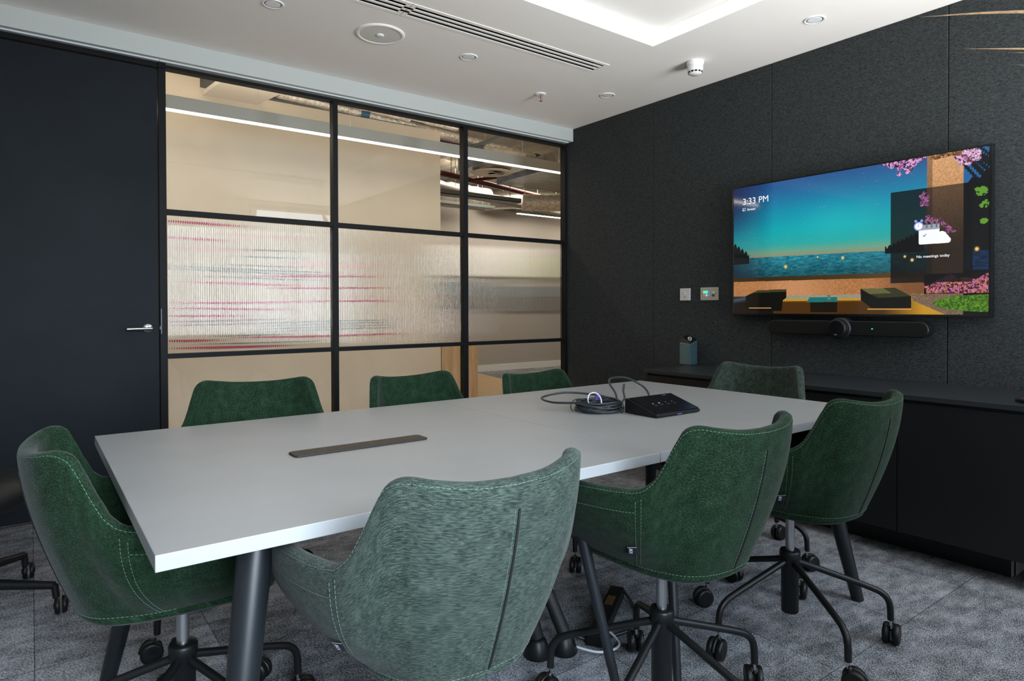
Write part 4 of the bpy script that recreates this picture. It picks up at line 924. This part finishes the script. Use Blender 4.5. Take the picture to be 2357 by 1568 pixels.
# ------------------------------------------------------------------ things on the cabinet
t = thing('charging_tower', 'blue grey metal tower with black wedge top on the cabinet', 'dispenser', (3.590, 2.828, .7385))
vsq = [(-.048, -.072), (.073, -.042), (.045, .075), (-.018, .031)]
P = [(3.5420-3.590, 2.756-2.828), (3.661-3.590, 2.786-2.828), (3.690-3.590, 2.900-2.828), (3.572-3.590, 2.866-2.828)]
q = MB(); tops = [.146, .168, .175, .150]
vs = [(x, y, 0) for x, y in P]+[(x, y, z) for (x, y), z in zip(P, tops)]
q.add(vs, [(0, 3, 2, 1), (4, 5, 6, 7), (0, 1, 5, 4), (1, 2, 6, 5), (2, 3, 7, 6), (3, 0, 4, 7)]); q.build('metal_case', 'bluebox', t, bevel=.006, seg=3)
q = MB(); cx_ = sum(p[0] for p in P)/4; cy_ = sum(p[1] for p in P)/4
vs = [(cx_+(x-cx_)*.97, cy_+(y-cy_)*.97, z-.004) for (x, y), z in zip(P, tops)]+[(cx_+(x-cx_)*f, cy_+(y-cy_)*f, z) for (x, y), z, f in zip(P, (.152, .178, .202, .188), (.93, .93, .6, .7))]
q.add(vs, [(0, 3, 2, 1), (4, 5, 6, 7), (0, 1, 5, 4), (1, 2, 6, 5), (2, 3, 7, 6), (3, 0, 4, 7)]); q.build('top_cap', 'black', t, bevel=.003)
ctr = Vv((-.002, -.035, .178)); q = MB(); ax = Vv((-.62, -.72, .3)).normalized(); e1 = ax.cross(Vv((0, 0, 1))).normalized(); e2 = ax.cross(e1)
q.tube([ctr+(e1*math.cos(a)+e2*math.sin(a))*.0115 for a in LS(0, 2*PI, 24, endpoint=False)], .0022, 8, closed=True); q.build('lens_ring', 'steel', t)
q = MB(); q.tube([ctr-ax*.03, ctr+ax*.0005], .0105, 20); q.build('lens', 'blackgloss', t)
t = thing('remote_control', 'black remote control with coloured buttons at the right edge', 'remote', (3.205, .862, .7385), math.radians(-14))
q = MB(); q.poly([(0, -.08, .003), (.0, .022, .003), (.040, .022, .003), (.040, -.08, .003)], (0, 0, .016)); q.build('case', 'black', t, bevel=.006, seg=3)
for k, m_ in enumerate(('ledred', 'ledteal', 'gold', 'textwhite')):
    box((.004+k*.009, -.004, .0188), (.010+k*.009, .001, .0203)).build('button', {'ledred': 'redbit', 'ledteal': 'bluebox', 'gold': 'yellowgreen', 'textwhite': 'tagwhite'}[m_], t)
for k in range(3): box((.004+k*.012, -.022, .0188), (.012+k*.012, -.014, .0203)).build('button', 'tagwhite', t)

# ------------------------------------------------------------------ console and cables on the right table
ZT = .7352
t = thing('touch_console', 'black wedge shaped touch console on the right table', 'console', (1.898, 1.523, ZT))
q = MB(); w2 = .121; dp = .158
prof = [(0, .002), (0, .013), (dp-.02, .055), (dp, .055), (dp, .002)]
q.poly([(-w2, y, z) for y, z in prof], (2*w2, 0, 0)); q.build('case', 'black', t, bevel=.004, seg=3)
s_ = math.atan2(.042, dp-.02); Rm = Matrix.Translation((0, .005, .0165)) @ Matrix.Rotation(s_, 4, 'X')
pq = [Rm @ Vv(p) for p in ((-w2+.004, 0, 0), (w2-.004, 0, 0), (w2-.004, .138, 0), (-w2+.004, .138, 0))]
gs = MB().poly(pq, (0, 0, .0012)).build('screen', 'blackgloss', t)
def icon(u, v, r, m_):
    q = MB(); q.add([Rm @ Vv((u+r*math.cos(a), v+r*math.sin(a)*1.0, .0022)) for a in LS(0, 2*PI, 12, endpoint=False)], [tuple(range(12))]); q.build('icon', m_, gs)
for k, u in enumerate((-.060, -.026, .010, .046)): icon(u, .072+.0*k, .0032 if k != 1 else .0042, 'icongrey' if k < 2 else 'textdim')
for u in (-.060, -.026, .010, .046):
    q = MB(); q.add([Rm @ Vv(p) for p in ((u-.008, .056, .0022), (u+.008, .056, .0022), (u+.008, .058, .0022), (u-.008, .058, .0022))], [(0, 1, 2, 3)]); q.build('icon_caption', 'textdim', gs)
q = MB(); q.add([Rm @ Vv(p) for p in ((.05, .126, .0022), (.075, .126, .0022), (.075, .129, .0022), (.05, .129, .0022))], [(0, 1, 2, 3)]); q.build('status_text', 'textdim', gs)
box((-.012, -.0012, .005), (.012, .0005, .007)).build('front_light', 'ledblue', t)
# coiled cable
t = thing('coiled_cable', 'coil of black cable tied beside the console', 'cable', (1.738, 1.778, ZT))
q = MB()
for k in range(9):
    r = .088+.006*math.sin(k*2.3); ph = k*1.1; z = .006+.0052*k*.75; e = .9+.06*math.sin(k*1.7)
    pts = [(r*math.cos(a+ph)*1.0, r*e*math.sin(a+ph), z+.003*math.sin(3*a+k)) for a in LS(0, 2*PI, 48, endpoint=False)]
    q.tube(pts, .0040, 8, closed=True)
q.build('coil', 'cable', t)
pts = smooth_path([(-.09, .03, .035), (-.13, .12, .03), (-.10, .22, .035), (.02, .22, .045), (.10, .13, .04), (.13, .06, .03)], 8)
MB().tube(pts, .0042, 8).build('loose_loop', 'cable', t)
pts = smooth_path([(.10, .0, .03), (.13, .04, .055), (.150, .09, .085), (.20, .13, .10), (.30, .14, .094), (.38, .12, .055), (.35, .06, .03), (.28, .0, .03)], 8)
MB().tube(pts, .0042, 8).build('raised_loop', 'cable', t)
MB().tube(smooth_path([(.085, -.03, .02), (.12, -.02, .04), (.135, .0, .065), (.155, .015, .088)], 8), [.004]*17+[.0048]*8, 8).build('cable_end', 'cable', t)
for a in (2.6, 5.0):
    c_ = Vv((.088*math.cos(a), .084*math.sin(a), .02)); rad = Vv((math.cos(a), math.sin(a), 0)); q = MB(); q.tube([c_+rad*.022*math.cos(b_)+Vv((0, 0, .025*math.sin(b_))) for b_ in LS(0, 2*PI, 16, endpoint=False)], .0016, 6, closed=True); q.build('cable_tie', 'blackvoid', t)
t = thing('white_cable', 'thin white cable arching up out of the black coil', 'cable', (1.74, 1.79, ZT+.0005))
MB().tube(smooth_path([(.02, -.005, .012), (.035, .015, .04), (.028, .035, .060), (.008, .05, .055), (.0, .05, .03), (.02, .06, .010), (-.03, .02, .010), (-.05, -.02, .008), (.0, -.03, .008), (.04, -.03, .008)], 8), .0028, 8).build('cord', 'cablewhite', t)
tag(MB().poly([(1.775, 1.835, ZT+.03), (1.80, 1.835, ZT+.03), (1.812, 1.835, ZT+.052), (1.78, 1.835, ZT+.056)], (0, .004, 0)).build('cable_tag', 'purple'), 'small purple tag among the coiled cables', 'tag')

# ------------------------------------------------------------------ cables and power strip under the tables
def sleeve(label, top, foot, r):
    t = thing('cable_sleeve', label, 'cable sleeve', (*foot, 0), 0, 'black cable sleeves under the tables')
    tp = Vv(top)-Vv((*foot, 0)); MB().tube(smooth_path([(0, 0, .06), tp*.35+Vv((.01, .0, .03)), tp], 8), [.022]*9+[.03]*8, 16).build('sleeve', 'zip', t)
    MB().lathe([(.0005, 0), (.043, 0), (.045, .006), (.030, .052), (.022, .060), (.0005, .062)], n=28).build('weighted_foot', 'black', t)
    for k in (.35, .6): MB().lathe([(.0045, 0), (.003, .002), (.0005, .002)], tp*k+Vv((-.012, -.022, 0)), 10).build('snap', 'chrome', t)
sleeve('black fabric cable sleeve with weighted foot left of the other', (1.16, 1.75, .67), (1.31, 1.625), .03)
sleeve('black fabric cable sleeve with weighted foot beside the power strip', (1.24, 1.85, .67), (1.395, 1.59), .03)
t = thing('floor_power_strip', 'black extension socket strip lying under the tables', 'power strip', (1.66, 1.66, 0), math.radians(33))
box((-.20, -.028, .0), (.20, .028, .042)).build('strip_body', 'black', t, bevel=.004); box((.03, -.014, .042), (.10, .014, .046)).build('plug', 'gold', t)
tag(MB().tube(smooth_path([(1.42, 1.60, .012), (1.47, 1.50, .012), (1.56, 1.50, .012), (1.58, 1.62, .03)], 8), .004, 8).build('white_floor_cable', 'cablewhite'), 'short white cable on the carpet under the tables', 'cable')
tag(MB().tube(smooth_path([(1.30, 1.95, .67), (1.34, 1.80, .45), (1.40, 1.68, .2), (1.46, 1.62, .03), (1.55, 1.56, .012), (1.70, 1.55, .012), (1.80, 1.66, .012), (1.84, 1.75, .03)], 8), .006, 8).build('black_floor_cable', 'cable'), 'black cable dropping to the extension strip under the tables', 'cable')

# ------------------------------------------------------------------ dried palm at the right edge
t = thing('dried_palm', 'dried golden palm leaves reaching in from the upper right edge', 'plant', (3.25, .12, 0))
MB().lathe([(.0005, 0), (.13, 0), (.16, .30), (.15, .30), (.145, .26), (.0005, .26)], n=32).build('pot', 'pot', t)
MB().tube(smooth_path([(0, 0, .2), (.02, .01, .8), (-.02, .03, 1.4), (-.05, .08, 2.0)], 8), [.03]*9+[.022]*8+[.014]*8, 12).build('stem', 'leafdry', t)
def leaf(p0, p1, wdt, sag=.05, twist=.3):
    a, b = Vv(p0), Vv(p1); n = 16; dr = (b-a).normalized(); side = dr.cross(Vv((0, 0, 1))).normalized(); vs = []
    for k in range(n+1):
        s = k/n; c_ = a.lerp(b, s)+Vv((0, 0, sag*math.sin(PI*s)-.0*s)); w_ = wdt*(math.sin(PI*min(1, .12+s*.86))**.8)*(1 if s < .9 else (1-s)*8+.2)
        sd = (side*math.cos(twist*s*2)+Vv((0, 0, 1))*math.sin(twist*(1-s)*2+.5))
        vs += [c_-sd*w_, c_+Vv((0, 0, w_*.25)), c_+sd*w_]
    MB().add(vs, [(3*k+j, 3*k+j+1, 3*k+j+4, 3*k+j+3) for k in range(n) for j in (0, 1)], 0, True).build('leaf', 'leafdry', t, recalc=False)
o = Vv((3.25, .12, 0)); base = Vv((-.05, .08, 1.98))
leaf(base, Vv((2.75, 1.058, 2.242))-o, .030, .05, .2)
leaf(base, Vv((2.70, .898, 2.058))-o, .021, -.01, .2)
leaf(base-Vv((0, 0, .08)), Vv((2.72, .770, 2.010))-o, .015, .0, .2)
leaf(base-Vv((0, 0, .1)), Vv((2.70, .748, 1.955))-o, .014, .0, .2)
for k in range(7):
    a = -2.2+k*.62; leaf(base-Vv((0, 0, .05*k)), base+Vv((.38*math.cos(a), .38*math.sin(a)-.1, .16-.06*(k % 3))), .014, .08, .3)
